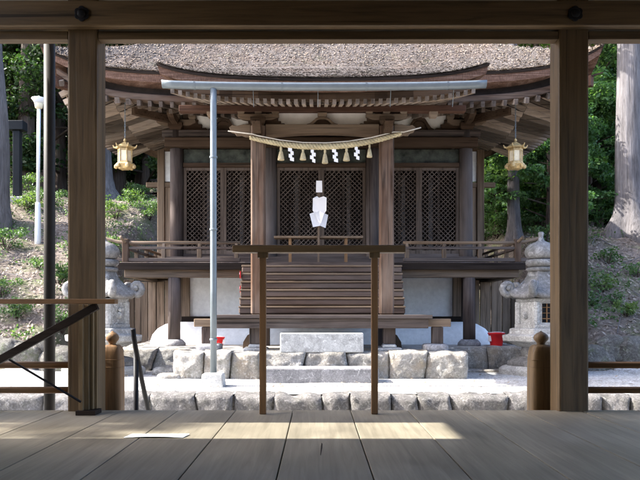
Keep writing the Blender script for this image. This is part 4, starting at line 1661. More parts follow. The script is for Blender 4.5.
pil_x = [(-1.725, -1.518), (1.672, 1.879), (XL - 0.1, XL + 0.1), (XR - 0.1, XR + 0.1)]
for a, b in pil_x:
    hpart(MB().box(a, b, 4.835, 5.035, -0.6, 3.3), 'pillar', w_hall('z'), bevel=0.014)
    hpart(MB().box(a, b, YB + 0.1, YB + 0.3, -0.6, 3.3), 'pillar', w_hall('z'), bevel=0.014)
# front beams
hpart(MB().box(XL - 0.2, XR + 0.2, 4.755, 4.833, 2.633, 2.805), 'tie_beam', w_hall('x'), bevel=0.01)
edges = [XL + 0.1, -1.725, -1.518, 1.672, 1.879, XR - 0.1]
for a, b in ((edges[0], edges[1]), (edges[2], edges[3]), (edges[4], edges[5])):
    hpart(MB().box(a + 0.001, b - 0.001, 4.845, 4.93, 2.574, 2.632), 'lintel', w_hall('x'), bevel=0.005)
    hpart(MB().box(a + 0.001, b - 0.001, 4.87, 4.92, 2.634, 3.3), 'plaster_panel', M_PLASTER_H)
    hpart(MB().box(a + 0.001, b - 0.001, YB + 0.15, YB + 0.25, 2.5, 3.3), 'plaster_panel', M_PLASTER_H)
for cx in (P(82, 0, 4.755)[0], P(575, 0, 4.755)[0]):
    z = EYE + (313 - 14) / FPX * 4.755
    nc = MB()
    prof = []
    for k in range(36):
        a = 2 * math.pi * k / 36
        r_ = 0.044 + 0.009 * abs(math.sin(3 * a))
        prof.append((cx + r_ * math.cos(a), z + r_ * math.sin(a)))
    nc.prism(prof, 4.742, 4.7545)
    o = hpart(nc, 'nail_cover', M_BLACK, bevel=0.004)
    MB().stone((cx, 4.738, z), (0.06, 0.03, 0.06), 3, 5, 0.02, 2.2).build('boss', M_BLACK, o, smooth=True)
# unseen side openings, ceiling and roof; left side shaped to pass the sun
hpart(MB().box(XL - 0.06, XL + 0.06, YB + 0.3, 4.83, 3.2, 3.3), 'side_beam', w_hall('y'))
hpart(MB().box(XR - 0.06, XR + 0.06, YB + 0.3, 4.83, 2.62, 2.8), 'side_beam', w_hall('y'))
hpart(MB().box(XR - 0.03, XR + 0.03, YB + 0.3, 4.83, 2.8, 3.3), 'plaster_panel', M_PLASTER_H)
sw = MB()
y = YB + 0.3
while y < 3.7:
    sw.box(XL - 0.02, XL + 0.02, y, min(y + 0.2495, 3.79), -0.02, 3.2)
    y += 0.25
hpart(sw, 'sun_slot_shutter', w_hall('z'))  # added, out of view; the gap after it shapes the sun strip
sw = MB().box(XL - 0.02, XL + 0.02, 4.34, 4.58, -0.02, 3.2).box(XL - 0.021, XL + 0.021, 4.58, 4.83, -0.02, 3.2)
hpart(sw, 'sun_slot_shutter', w_hall('z'))
ce = MB()
x = XL
while x < XR:
    ce.box(x, min(x + 0.295, XR), YB + 0.15, 4.86, 3.3, 3.32)
    x += 0.3
hpart(ce, 'ceiling', w_hall('y'))
hr = MB()
hr.add([(XL - 0.25, YB - 0.9, 3.5), (XR + 0.75, YB - 0.9, 3.5), (XR + 0.75, 0.35, 5.9), (XL - 0.25, 0.35, 5.9),
        (XL - 0.25, 5.85, 3.5), (XR + 0.75, 5.85, 3.5)], [(0, 1, 2, 3), (3, 2, 5, 4)])
ro = hpart(hr, 'hall_roof', M_TEDGE)
sm = ro.modifiers.new('solid', 'SOLIDIFY')
sm.thickness = 0.12
sm.offset = 1
rw = MB()
x = XL + 0.1
while x < XR - 0.1:
    rw.box(x, min(x + 0.298, XR - 0.1), YB + 0.18, YB + 0.22, 0.0, 2.5)
    x += 0.3
hpart(rw, 'rear_wall', w_hall('z'))  # added out of view to darken the near floor
# outer railing of two poles, left and right bays
for a, b in ((XL + 0.1, -1.726), (1.88, XR - 0.1)):
    for py in (365, 390):
        z = EYE + (313 - py) / FPX * 4.97
        hpart(MB().tube([(a, 4.97, z), (b, 4.97, z)], 0.024, 12), 'railing_pole', w_rail('x'), smooth=True)
# steps down to the yard
for k in range(3):
    stp = MB().box(-1.4, 1.55, 4.95 + 0.3 * k, 5.28 + 0.3 * k, -0.22 - 0.14 * k, -0.17 - 0.14 * k)
    hpart(stp, 'front_step', w_hall('x'), bevel=0.006)
# newel posts with knobs


def newel(px, wpx, D, wd_=w_rail):
    x = P(px, 0, D)[0]
    w = wpx / FPX * D / 2
    zt = EYE + (313 - 345) / FPX * D
    b = MB()
    b.lathe([(w, -0.6), (w, 0.12), (w * 0.985, zt - 0.14), (w * 0.95, zt - 0.09), (w * 0.9, zt - 0.05), (w * 0.8, zt - 0.015), (w * 0.62, zt), (w * 0.3, zt + 0.004)], (x, D, 0), 40, 0, 5.0)
    o = hpart(b, 'newel_post', wd_('z'), smooth=True)
    MB().lathe([(w * 0.36, zt - 0.01), (w * 0.33, zt + 0.012), (w * 0.42, zt + 0.024), (w * 0.58, zt + 0.038), (w * 0.62, zt + 0.054), (w * 0.55, zt + 0.072), (w * 0.34, zt + 0.088), (w * 0.14, zt + 0.096), (w * 0.05, zt + 0.104)], (x, D, 0), 24).build('newel_knob', wd_('z'), o, smooth=True)
    gr = MB()
    for z in (zt - 0.105, zt - 0.16):
        gr.lathe([(w * 0.985, z - 0.004), (w * 1.012, z), (w * 0.985, z + 0.004)], (x, D, 0), 40, 0, 5.0, cap=False)
    gr.build('newel_band', wd_('z'), o, smooth=True)


newel(112.5, 21, 5.15)
newel(541, 24, 5.15, w_hall)  # darker wood puts this newel's shade into its colour

# movable things in and by the hall
br = thing('wooden_barrier', (P(319, 0, 4.72)[0], 4.72, 0), 'plain brown wooden barrier with one crossbar on two legs at the floor edge', 'barrier')
a, b = P(233, 0, 4.72)[0], P(405, 0, 4.72)[0]
zt = EYE + (313 - 245.5) / FPX * 4.72
MB().box(a, b, 4.67, 4.77, zt - 0.05, zt).build('crossbar', w_hall('x'), br, bevel=0.006)
for px in (263, 374.5):
    x = P(px, 0, 4.72)[0]
    MB().box(x - 0.022, x + 0.022, 4.695, 4.74, 0.001, zt - 0.05).build('leg', w_rail('z'), br, bevel=0.004)
    MB().box(x - 0.034, x + 0.034, 4.69, 4.75, zt - 0.085, zt - 0.0502).build('leg_cap', w_hall('z'), br)

fg = thing('folding_gate', (P(60, 0, 4.6)[0], 4.6, 0), 'slatted wooden gate folded against the left pillar under a flat rail', 'gate')
zt = EYE + (313 - 299) / FPX * 4.55
MB().box(-2.58, P(116, 0, 4.55)[0], 4.52, 4.6, zt - 0.032, zt).build('top_rail', w_rail('x'), fg, bevel=0.004)
for px, dy in ((80.5, 0.0), (86.5, 0.03), (91, 0.06), (95, 0.09)):
    D = 4.66 + dy
    x = P(px, 0, D)[0]
    MB().box(x - 0.014, x + 0.014, D, D + 0.035, 0.03, zt - 0.033).build('slat', w_slat('z'), fg, bevel=0.003)
D = 4.66
x = P(81, 0, D)[0]
MB().box(x - 0.03, x + 0.1, D - 0.02, D + 0.12, 0.001, 0.03).build('gate_foot', w_dark('x'), fg)
MB().beam(P(-4, 362, 4.57), P(97, 306, 4.57), 0.05, 0.048).build('brace', w_dark('x'), fg, bevel=0.004)
MB().tube([P(5, 357, 4.63), P(81, 402, 4.63)], 0.008, 8).build('stay_rod', M_BLACK, fg, smooth=True)
MB().box(-2.58, -2.52, 4.52, 4.6, 0.001, zt - 0.033).build('end_post', w_rail('z'), fg)

mh = thing('metal_handrail', (-1.47, 5.7, -0.6), 'black steel pipe handrail sloping down beside the left newel', 'handrail')
hp = [P(133, 329, 5.5), P(133.8, 337, 5.53), P(136, 350, 5.6), P(141, 376, 5.8), P(148, 410, 6.05), P(151.5, 430, 6.2)]
MB().tube(hp, 0.02, 12).build('sloping_rail', M_BLACK, mh, smooth=True)
q = P(136, 353, 5.66)
MB().tube([(q[0], q[1], q[2]), (q[0], q[1], -0.6)], 0.021, 12).build('upright', M_BLACK, mh, smooth=True)
q2 = hp[-1]
MB().tube([(q2[0], q2[1], q2[2]), (q2[0], q2[1], -0.6)], 0.019, 12).build('upright', M_BLACK, mh, smooth=True)

q = P(49.5, 0, 5.45)
pole = MB().tube([(q[0], q[1], -0.6), (q[0], q[1], 3.25)], 0.043, 18)
o = pole.build('steel_pole', M_DGREY, smooth=True, loc=(q[0], q[1], -0.6))
tag(o, 'thick dark grey steel pole rising outside the hall left of the pillar', 'pole')

lf = thing('white_sheet', (-0.9, 3.86, 0), 'thin white sheet lying on the floorboards in the strip of sun', 'paper')
sheet = MB()  # thin, slightly bowed white sheet on the boards
sheet.grid(lambda u, v: (-1.05 + 0.32 * u + 0.02 * v, 3.8 + 0.1 * v, 0.004 + 0.006 * math.sin(u * 3.1) * (1 - v) + 0.003 * v), 10, 4)
s_ = sheet.build('sheet', M_PAPER, lf)
sm = s_.modifiers.new('solid', 'SOLIDIFY')
sm.thickness = 0.002

# ------------------------------------------------------------------ lamp post and dark sign post on the left slope
q = P(38, 248, 16.0)
lz = ground_z(q[0], 16.0)
lp = thing('lamp_post', (q[0], 16.0, lz), 'slim white lamp post with a shallow shade on the left slope', 'lamp post')
zt = EYE + (313 - 108) / FPX * 16
MB().tube([(q[0], 16, lz - 0.1), (q[0], 16, lz + 0.1), (q[0], 16, lz + 0.9), (q[0], 16, lz + 0.95)], [0.068, 0.068, 0.06, 0.042], 14).build('pole_sleeve', M_WHITEP, lp, smooth=True)
MB().tube([(q[0], 16, lz + 0.95), (q[0] + 0.02, 16, zt)], 0.04, 12).build('pole', M_WHITEP, lp, smooth=True)
MB().lathe([(0.05, -0.02), (0.08, 0.0), (0.1, 0.12), (0.09, 0.13)], (q[0] + 0.02, 16, zt), 18).build('lamp_glass', M_CREAM, lp, smooth=True)
MB().lathe([(0.1, 0.1), (0.125, 0.16), (0.165, 0.21), (0.16, 0.22), (0.04, 0.24), (0.02, 0.27), (0.008, 0.28)], (q[0] + 0.02, 16, zt), 20).build('lamp_shade', M_WHITEP, lp, smooth=True)

D = 18.0
q = P(17.5, 198, D)
sz = ground_z(q[0], D)
sg = thing('dark_post', (q[0], D, sz), 'dark square post topped by a slate coloured box on the left slope', 'post')
MB().box(q[0] - 0.09, q[0] + 0.09, D - 0.09, D + 0.09, sz, EYE + (313 - 131) / FPX * D).build('post', M_SLATE, sg, bevel=0.01)
zt = EYE + (313 - 131) / FPX * D
MB().box(q[0] - 0.18, q[0] + 0.2, D - 0.15, D + 0.15, zt, zt + 0.24).build('top_box', M_SLATE, sg, bevel=0.015)
MB().box(q[0] - 0.3, q[0] + 0.3, D - 0.25, D + 0.25, sz - 0.25, sz + 0.08).build('footing', M_CONC, sg, bevel=0.02)

# ------------------------------------------------------------------ vegetation


def leaf_cloud(clumps, size, flat=0.6, seed=0, droop=0.0):
    """clumps: list of (center, radii(3), n). returns verts, faces of kite-shaped leaves"""
    g = np.random.default_rng(seed)
    allv = []
    for c, rad, n in clumps:
        d = g.normal(size=(n, 3))
        d /= np.linalg.norm(d, axis=1)[:, None]
        r = g.random(n) ** 0.45
        p = np.array(c) + d * np.array(rad) * r[:, None]
        nrm = g.normal(size=(n, 3)) * (1 - flat) + np.array([0, 0, 1.0]) * flat + d * 0.25
        nrm /= np.linalg.norm(nrm, axis=1)[:, None]
        t = g.normal(size=(n, 3))
        t -= nrm * np.sum(t * nrm, axis=1)[:, None]
        t /= np.linalg.norm(t, axis=1)[:, None]
        t[:, 2] -= droop
        b = np.cross(nrm, t)
        s = size * (0.6 + 0.8 * g.random(n))[:, None]
        v = np.stack([p - t * s * 0.5, p + b * s * 0.27 + nrm * s * 0.05, p + t * s * 0.5, p - b * s * 0.27 + nrm * s * 0.05], axis=1)
        allv.append(v)
    v = np.concatenate(allv).reshape(-1, 3)
    f = np.arange(len(v)).reshape(-1, 4)
    return v, f


def link(name, me, parent=None):
    o = bpy.data.objects.new(name, me)
    COL.objects.link(o)
    if parent is not None:
        o.parent = parent
    return o


def mb_mesh(mb, name, mat, smooth=True):
    o = mb.build(name, mat, smooth=smooth)
    me = o.data
    bpy.data.objects.remove(o)
    return me


def trunk_mb(h, r, seed, flare=0.5, lean=(0, 0), limbs=0, l0=0.3, ll=1.2):
    g = random.Random(seed)
    mb = MB()
    pts, rr = [], []
    n = 26
    ph = g.uniform(0, 6)
    for k in range(n + 1):
        t = (k / n) ** 1.7
        z = -0.3 + (h + 0.3) * t
        wob = 0.04 * math.sin(z * 0.9 + ph)
        pts.append((lean[0] * z + wob * r * 4, lean[1] * z, z))
        rr.append(r * (1 - 0.55 * t) * (1 + flare * math.exp(-max(0, z) * 3.2)))
    # ring by ring with buttress lobes
    nn = 22
    vs = []
    lob = [g.uniform(0, 6.28) for _ in range(3)]
    for (x, y, z), q in zip(pts, rr):
        for k in range(nn):
            a = 2 * math.pi * k / nn
            f = 1 + 0.35 * math.exp(-max(0, z) * 2.2) * (0.5 * math.sin(5 * a + lob[0]) + 0.4 * math.sin(3 * a + lob[1])) + 0.04 * math.sin(7 * a + lob[2] + z)
            vs.append((x + q * f * math.cos(a), y + q * f * math.sin(a), z))
    fs = [(i * nn + k, i * nn + (k + 1) % nn, (i + 1) * nn + (k + 1) % nn, (i + 1) * nn + k) for i in range(n) for k in range(nn)]
    mb.add(vs, fs)
    ends = []
    for k in range(limbs):
        t = l0 + (0.97 - l0) * (k + g.random() * 0.6) / limbs
        z = h * t
        a = k * 2.4 + g.uniform(-0.4, 0.4)
        L = ll * (1.15 - t * 0.75) * g.uniform(0.75, 1.25)
        rise = g.uniform(-0.05, 0.45)
        p0 = Vector((lean[0] * z, lean[1] * z, z))
        p1 = p0 + Vector((math.cos(a) * L * 0.5, math.sin(a) * L * 0.5, L * rise * 0.6))
        p2 = p0 + Vector((math.cos(a) * L, math.sin(a) * L, L * rise * 0.8 - 0.05))
        q = max(0.012, r * (1 - 0.6 * t) * 0.3)
        mb.tube([p0, p1, p2], [q, q * 0.65, q * 0.25], 6)
        ends.append((p1, p2, L))
    return mb, ends


def broadleaf(seed, h, spread, leafmat, bark, size=0.115, per_=190, name='v'):
    mb, ends = trunk_mb(h, 0.055 + h * 0.011, seed, 0.4, (0, 0), 34, 0.06, spread)
    g = random.Random(seed + 1)
    cl = []
    for p1, p2, L in ends:
        for k in range(5):
            c = p1.lerp(p2, g.uniform(0.0, 1.15)) + Vector((g.uniform(-.25, .25), g.uniform(-.25, .25), g.uniform(-.18, .22))) * spread * 0.5
            rad = spread * g.uniform(0.13, 0.27)
            cl.append((tuple(c), (rad, rad, rad * 0.42), int(per_ * g.uniform(0.6, 1.4))))
    v, f = leaf_cloud(cl, size, 0.55, seed)
    return mb_mesh(mb, 'trunk', bark), raw_mesh('crown', v, f, leafmat)


def cedar(seed, h, r, leafmat, bark, lean=(0, 0), flare=0.6, crown0=0.55, spread=2.2):
    mb, ends = trunk_mb(h, r, seed, flare, lean, 30, crown0, spread)
    g = random.Random(seed + 1)
    cl = []
    for p1, p2, L in ends:
        for k in range(4):
            c = p1.lerp(p2, g.uniform(0.1, 1.1)) + Vector((g.uniform(-.3, .3), g.uniform(-.3, .3), g.uniform(-.45, .1)))
            rad = g.uniform(0.35, 0.7)
            cl.append((tuple(c), (rad, rad, rad * 0.5), 45))
    v, f = leaf_cloud(cl, 0.24, 0.35, seed, 0.4)
    return mb_mesh(mb, 'trunk', bark), raw_mesh('crown', v, f, leafmat)


def plant_tree(name, meshes, x, y, label, cat='tree', group=None, rz=0.0, sc=1.0, dz=0.0):
    t = thing(name, (x, y, ground_z(x, y) + dz), label, cat, group)
    t.rotation_euler = (0, 0, rz)
    t.scale = (sc, sc, sc)
    link('trunk', meshes[0], t)
    link('crown', meshes[1], t)
    return t


# pale-barked tall trees seen as trunks
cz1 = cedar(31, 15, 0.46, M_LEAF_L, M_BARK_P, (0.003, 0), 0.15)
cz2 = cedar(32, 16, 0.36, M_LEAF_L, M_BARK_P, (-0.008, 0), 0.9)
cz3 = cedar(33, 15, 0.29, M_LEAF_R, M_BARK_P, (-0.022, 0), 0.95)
cz4 = cedar(34, 15, 0.24, M_LEAF_R, M_BARK_P, (-0.01, 0), 0.5)
cz5 = cedar(35, 16, 0.26, M_LEAF_L, M_BARK_D, (0.006, 0), 0.4, 0.35)
cz6 = cedar(36, 15, 0.18, M_LEAF_L, M_BARK_D, (-0.01, 0), 0.4, 0.3)


def at(px, D): return P(px, 0, D)[0]


plant_tree('cedar_tree', cz1, at(-14, 16.5), 16.5, 'thick pale grey trunk cut by the left edge of the photo')
plant_tree('cedar_tree', cz2, at(97, 20), 20, 'pale flared trunk showing just right of the left hall pillar')
plant_tree('cedar_tree', cz3, at(632, 15.3), 15.3, 'big pale trunk with spreading roots on the right slope')
plant_tree('cedar_tree', cz4, at(515, 16.2), 16.2, 'pale straight trunk below the right hanging lantern', sc=0.62)
plant_tree('cedar_tree', cz4, at(552.5, 19.0), 19.0, 'slim pale trunk just left of the right hall pillar', rz=1.9, sc=0.9)
dark = [(27, 21, 5, 'dark trunk right of the slate topped post'), (61, 23.5, 6, 'thin dark trunk behind the left hall pillar'), (118, 24, 5, 'dark trunk left of the left hanging lantern'),
        (139, 26, 6, 'dark thin trunk right of the left hanging lantern'), (496, 25.5, 6, 'dark thin trunk by the right side of the shrine')]
for i, (px, D, k, lab) in enumerate(dark):
    plant_tree('cedar_tree', (cz5, cz6)[k == 6], at(px, D), D, lab, group='dark cedars behind the shrine', rz=i * 1.3)
plant_tree('cedar_tree', cz5, -13.5, 4.2, 'unseen dark cedar left of the open hall, added to filter its sun', rz=0.4, sc=0.72)  # out of view; added to filter the sun on the hall floor

plant_tree('cedar_tree', cz6, -15.0, 12.6, 'unseen slim dark cedar on the left bank, added to dapple the slope', rz=1.4, sc=0.72)  # out of view; added to cast dappled shade on the left slope
bl_r = [broadleaf(41, 6.5, 2.3, M_LEAF_R, M_BARK_D), broadleaf(42, 7.5, 2.5, M_LEAF_R, M_BARK_D), broadleaf(43, 5.0, 2.0, M_LEAF_R, M_BARK_D)]
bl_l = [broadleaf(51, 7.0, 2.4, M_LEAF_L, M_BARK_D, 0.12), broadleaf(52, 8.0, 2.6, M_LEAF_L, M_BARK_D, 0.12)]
right = [(497, 19.5, 2, 1.0, 'leafy green tree between the shrine wall and the right hanging lantern'),
         (536, 18.4, 0, 0.95, 'leafy green tree directly behind the right stone lantern'),
         (528, 22.5, 1, 1.25, 'tall leafy tree behind the pale trunk below the right lantern'),
         (570, 20.0, 1, 1.1, 'leafy tree hidden mostly by the right hall pillar'),
         (597, 18.2, 0, 1.0, 'leafy green tree between the right pillar and the big pale trunk'),
         (612, 21.5, 1, 1.3, 'tall leafy tree above and behind the big pale trunk'),
         (664, 20.5, 0, 1.1, 'leafy tree at the right edge of the photo'),
         (478, 24.0, 1, 1.3, 'tall dark tree close behind the right end of the shrine'),
         (560, 26.0, 1, 1.5, 'tallest leafy tree far up the right slope'),
         (640, 26.0, 1, 1.5, 'far leafy tree in the top right corner'),
         (497, 17.6, 2, 0.6, 'low leafy tree just above the right end of the veranda railing'),
         (549, 16.2, 2, 0.7, 'low leafy tree hugging the left side of the right hall pillar'),
         (590, 17.4, 2, 0.7, 'low leafy tree between the right hall pillar and the roots of the pale trunk'),
         (538, 20.5, 0, 1.2, 'round leafy tree high behind the right hanging lantern'),
         (585, 23.0, 1, 1.3, 'tall leafy tree seen over the top right of the right hall pillar')]
for i, (px, D, k, s, lab) in enumerate(right):
    plant_tree('broadleaf_tree', bl_r[k], at(px, D), D, lab, group='leafy trees right of the shrine', rz=i * 1.7, sc=s)
left = [(12, 24, 0, 1.2, 'dark bushy tree behind the slate topped post'), (44, 22.5, 1, 1.1, 'dark bushy tree behind the white lamp post'),
        (80, 25, 1, 1.3, 'dark bushy tree hidden by the left hall pillar'), (112, 27, 0, 1.4, 'dark tree above the left eave lantern'),
        (146, 24, 0, 1.1, 'dark bushy tree by the left end of the shrine'), (-30, 23, 1, 1.2, 'dark tree beyond the left edge of the photo'),
        (30, 30, 1, 1.6, 'far dark tree at the top left'), (165, 28, 1, 1.5, 'dark tree behind the left of the shrine roof')]
for i, (px, D, k, s, lab) in enumerate(left):
    plant_tree('evergreen_tree', bl_l[k], at(px, D), D, lab, group='dark evergreens left of the shrine', rz=i * 2.1 + 0.5, sc=s)
wood_v = []
g = np.random.default_rng(5)
cl = []
for k in range(320):
    x = g.uniform(-34, 34)
    y = g.uniform(31, 44)
    z = ground_z(x, y) + g.uniform(0, 9)
    r_ = g.uniform(0.8, 1.8)
    cl.append(((x, y, z), (r_, r_, r_ * 0.6), 60))
v, f = leaf_cloud(cl, 0.42, 0.45, 9)
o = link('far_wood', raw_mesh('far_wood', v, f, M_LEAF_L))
tag(o, 'mass of dark foliage far up the wooded hill', 'wood', kind='stuff')

# shrubs


def shrub_mesh(seed, r, h, n, size, mat=M_LEAF_S):
    g = random.Random(seed)
    cl = []
    for k in range(12):
        a, q = g.uniform(0, 6.28), r * math.sqrt(g.random()) * 0.8
        cl.append(((q * math.cos(a), q * math.sin(a), h * g.uniform(0.25, 0.9)), (r * 0.35, r * 0.35, h * 0.2), n // 12))
    v, f = leaf_cloud(cl, size, 0.35, seed)
    st = MB()
    for c, _, _ in cl[:8]:
        st.tube([(0, 0, -0.05), (c[0] * 0.5, c[1] * 0.5, c[2] * 0.6), c], [0.012, 0.008, 0.004], 5)
    return raw_mesh('foliage', v, f, mat), mb_mesh(st, 'stems', M_BARK_D)


shr = [shrub_mesh(61, 0.4, 0.48, 520, 0.065), shrub_mesh(62, 0.3, 0.36, 260, 0.06), shrub_mesh(63, 0.65, 0.62, 900, 0.07)]


def shrub(px, D, k, label, group, s=1.0, rz=0.0):
    x = at(px, D)
    t = thing('shrub', (x, D, ground_z(x, D) - 0.03), label, 'shrub', group)
    t.rotation_euler = (0, 0, rz)
    s *= 0.82
    t.scale = (s, s, s)
    link('foliage', shr[k][0], t)
    link('stems', shr[k][1], t)


GL, GR = 'shrubs on the left slope', 'shrubs on the right slope'
sh_list = [(6, 15.2, 2, 'dense green shrub at the foot of the thick pale left trunk', GL, 1.0), (2, 13.2, 2, 'green shrub low at the left edge above the flat rail', GL, 0.8),
           (18, 12.2, 0, 'green shrub left of the steel pole just above the flat rail', GL, 1.0), (58, 13.6, 0, 'dark green shrub between the steel pole and the left pillar', GL, 1.3),
           (62, 12.0, 0, 'small shrub low between the steel pole and the left pillar', GL, 1.0), (28, 17.5, 0, 'shrub beside the lamp post foot', GL, 1.2), (50, 18.0, 2, 'broad shrub behind the steel pole', GL, 1.0),
           (116, 17.5, 2, 'pale green shrub right of the left pillar above the stone lantern', GL, 0.9), (131, 18.5, 0, 'shrub under the left hanging lantern', GL, 1.2), (150, 18.2, 2, 'shrub behind the left veranda railing', GL, 0.9),
           (108, 15.6, 0, 'small shrub over the finial of the left stone lantern', GL, 1.0), (24, 19.5, 2, 'wide shrub behind the slate topped post', GL, 1.1), (142, 21.0, 2, 'shrub at the wood edge left of the shrine', GL, 1.2), (40, 14.4, 1, 'small plant below the lamp post', GL, 1.0),
           (626, 11.9, 0, 'rounded green shrub low on the right slope above the rail poles', GR, 0.75), (602, 13.0, 1, 'fern-like plant high beside the right pillar', GR, 1.2), (614, 12.4, 1, 'small shrub midway up the right slope', GR, 0.9),
           (608, 14.0, 1, 'sparse sapling below the big pale right trunk', GR, 1.3), (637, 13.3, 1, 'small plant at the right edge under the roots', GR, 1.0), (594, 12.4, 1, 'plant hugging the right pillar', GR, 1.0),
           (497, 17.2, 2, 'bright shrub behind the right veranda railing', GR, 1.0), (520, 16.6, 2, 'shrub behind the finial of the right stone lantern', GR, 0.9), (546, 15.0, 0, 'shrub just left of the right pillar', GR, 1.1),
           (485, 18.0, 2, 'shrub against the right side of the shrine', GR, 1.0)]
for i, (px, D, k, lab, grp, s) in enumerate(sh_list):
    shrub(px, D, k, lab, grp, s, i * 1.1)

# leaf litter and low ground plants on the slopes
g = np.random.default_rng(21)
n = 34000
vs = []
cnt = 0
lx, ly = [], []
while cnt < n:
    x, y = g.uniform(-9, 9), g.uniform(10.7, 22)
    if abs(x - AX) < 3.6 and y < 16: continue
    if g.random() > 1.35 - (y - 10.7) / 12: continue
    lx.append(x); ly.append(y); cnt += 1
v4 = np.zeros((n, 4, 3))
for i in range(n):
    z = ground_z(lx[i], ly[i])
    a = g.uniform(0, 6.28)
    s = g.uniform(0.012, 0.042)
    tl = g.uniform(-1.1, 1.1)
    ca, sa = math.cos(a), math.sin(a)
    c = np.array([lx[i], ly[i], z + 0.025])
    t = np.array([ca, sa, 0.46 * sa + tl * 0.6]) * s
    b = np.array([-sa, ca, 0.46 * ca - tl * 0.4]) * s * 0.5
    v4[i] = [c - t, c + b, c + t, c - b]
o = link('leaf_litter', raw_mesh('leaf_litter', v4.reshape(-1, 3), np.arange(n * 4).reshape(-1, 4), M_DEAD))
tag(o, 'dry fallen leaves scattered over both slopes', 'leaf litter', kind='stuff')
cl = []
for k in range(2300):
    x, y = g.uniform(-10, 10), g.uniform(11.2, 23)
    if abs(x - AX) < 3.8 and y < 17: continue
    if mnoise.noise(Vector((x * 0.6, y * 0.6, 4))) < -0.08 - 0.03 * (y - 12): continue
    z = ground_z(x, y)
    r_ = g.uniform(0.06, 0.34)
    cl.append(((x, y, z + 0.06), (r_, r_, g.uniform(0.05, 0.2)), int(6 + 90 * r_)))
v, f = leaf_cloud(cl, 0.06, 0.35, 77)
o = link('ground_cover', raw_mesh('ground_cover', v, f, M_LEAF_S))
tag(o, 'low green ground cover growing through the leaf litter', 'ground cover', kind='stuff')
n = 900
v4 = np.zeros((n, 4, 3))
for i in range(n):
    x, y = g.uniform(-6, 6), 8.1 + 2.9 * g.random() ** 1.3
    if abs(x - AX) < 2.1 and y > 9.3: y = g.uniform(8.1, 9.0)
    a, s_ = g.uniform(0, 6.28), g.uniform(0.012, 0.035)
    t = np.array([math.cos(a), math.sin(a), g.uniform(-.3, .3)]) * s_
    b = np.array([-math.sin(a), math.cos(a), g.uniform(-.3, .3)]) * s_ * 0.5
    c = np.array([x, y, yard_z(y) + 0.032])
    v4[i] = [c - t, c + b, c + t, c - b]
o = link('yard_leaves', raw_mesh('yard_leaves', v4.reshape(-1, 3), np.arange(n * 4).reshape(-1, 4), M_DEAD))
tag(o, 'few dry leaves scattered on the pale gravel', 'leaf litter', kind='stuff')
# thin fallen twigs
tw = MB()
for k in range(220):
    x, y = g.uniform(-9, 9), g.uniform(10.8, 19)
    if abs(x - AX) < 3.7: continue
    a, L = g.uniform(0, 6.28), g.uniform(0.15, 0.7)
    x2, y2 = x + L * math.cos(a), y + L * math.sin(a)
    tw.tube([(x, y, ground_z(x, y) + 0.03), ((x + x2) / 2, (y + y2) / 2, ground_z((x + x2) / 2, (y + y2) / 2) + 0.06), (x2, y2, ground_z(x2, y2) + 0.03)], 0.008, 4)
o = tw.build('fallen_twigs', M_BARK_P)
tag(o, 'thin grey twigs fallen over the slopes', 'twigs', kind='stuff')

# boulders at the foot of the banks


def boulder(px, D, sx, sz, seed, lab, grp):
    x = at(px, D)
    z = ground_z(x, D)
    o = MB().stone((x, D, z + sz * 0.22), (sx, sx * 0.75, sz), seed, 8, 0.16, 3.2).build('boulder', M_MOSSROCK, smooth=True, loc=(x, D, z))
    tag(o, lab, 'boulder', grp)


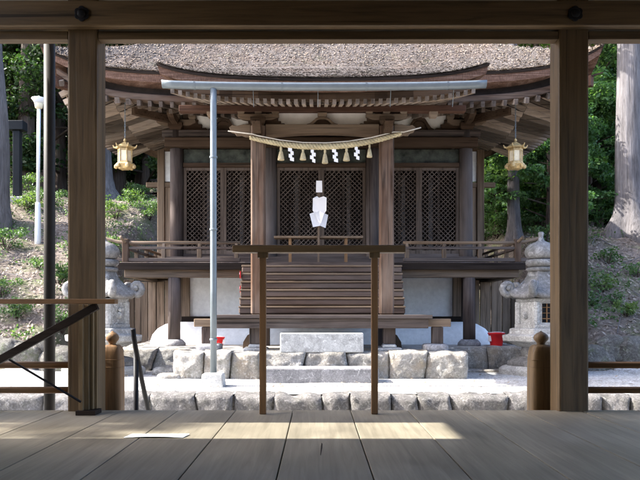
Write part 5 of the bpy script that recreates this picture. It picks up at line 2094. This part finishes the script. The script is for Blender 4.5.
GB = 'boulders along the foot of the banks'
for i, (px, D, sx, sz, lab) in enumerate([
        (4, 10.95, 0.6, 0.45, 'mossy boulder at the left edge by the round rail pole'), (26, 10.9, 0.5, 0.4, 'mossy boulder between the left edge and the steel pole'),
        (40, 11.05, 0.45, 0.55, 'tall mossy boulder just left of the steel pole'), (60, 10.9, 0.6, 0.55, 'mossy boulder between the steel pole and the left pillar'),
        (78, 11.0, 0.55, 0.5, 'boulder behind the foot of the left pillar'), (594, 10.95, 0.6, 0.6, 'mossy boulder right of the right pillar above the rail poles'),
        (612, 11.0, 0.55, 0.4, 'low boulder in the middle of the right bay'), (632, 10.95, 0.6, 0.45, 'boulder at the right edge above the rail poles'), (650, 10.9, 0.6, 0.5, 'boulder just beyond the right edge')]):
    boulder(px, D, sx, sz, 300 + i * 3, lab, GB)

# ------------------------------------------------------------------ light, sky, camera
ELEV = 42.0
to_sun = Vector((-math.cos(R(ELEV)), 0.0, math.sin(R(ELEV)))).normalized()
sl = bpy.data.lights.new('sun', 'SUN')
sl.energy = 2.6
sl.angle = R(0.6)
sl.color = (1.0, 0.965, 0.9)
so = bpy.data.objects.new('sun', sl)
so.rotation_euler = to_sun.to_track_quat('Z', 'Y').to_euler()
so.location = (-20, 5, 20)
COL.objects.link(so)

w = bpy.data.worlds.new('World')
SC.world = w
w.use_nodes = True
nt = w.node_tree
for n_ in list(nt.nodes):
    nt.nodes.remove(n_)
sky = nt.nodes.new('ShaderNodeTexSky')
sky.sky_type = 'NISHITA'
sky.sun_disc = False
sky.sun_elevation = R(ELEV)
sky.sun_rotation = R(270)
sky.altitude = 100
sky.air_density = 0.64
sky.dust_density = 2.8
sky.ozone_density = 0.7
bg = nt.nodes.new('ShaderNodeBackground')
bg.inputs[1].default_value = 0.15
wo = nt.nodes.new('ShaderNodeOutputWorld')
nt.links.new(sky.outputs[0], bg.inputs[0])
nt.links.new(bg.outputs[0], wo.inputs[0])

cam = bpy.data.cameras.new('camera')
cam.sensor_width = 36
cam.lens = 36 * FPX / 640.0
cam.shift_x = 3.0 / 640.0
cam.shift_y = 73.0 / 640.0
cam.clip_start = 0.05
cam.clip_end = 400
co = bpy.data.objects.new('camera', cam)
co.location = (0, 0, EYE)
co.rotation_euler = (R(90), 0, 0)
COL.objects.link(co)
SC.camera = co

SC.view_settings.view_transform = 'Standard'
SC.view_settings.look = 'None'
SC.view_settings.exposure = 2.95
SC.view_settings.gamma = 1.0
SC.view_settings.use_curve_mapping = False
SC.cycles.max_bounces = 10
SC.cycles.diffuse_bounces = 6
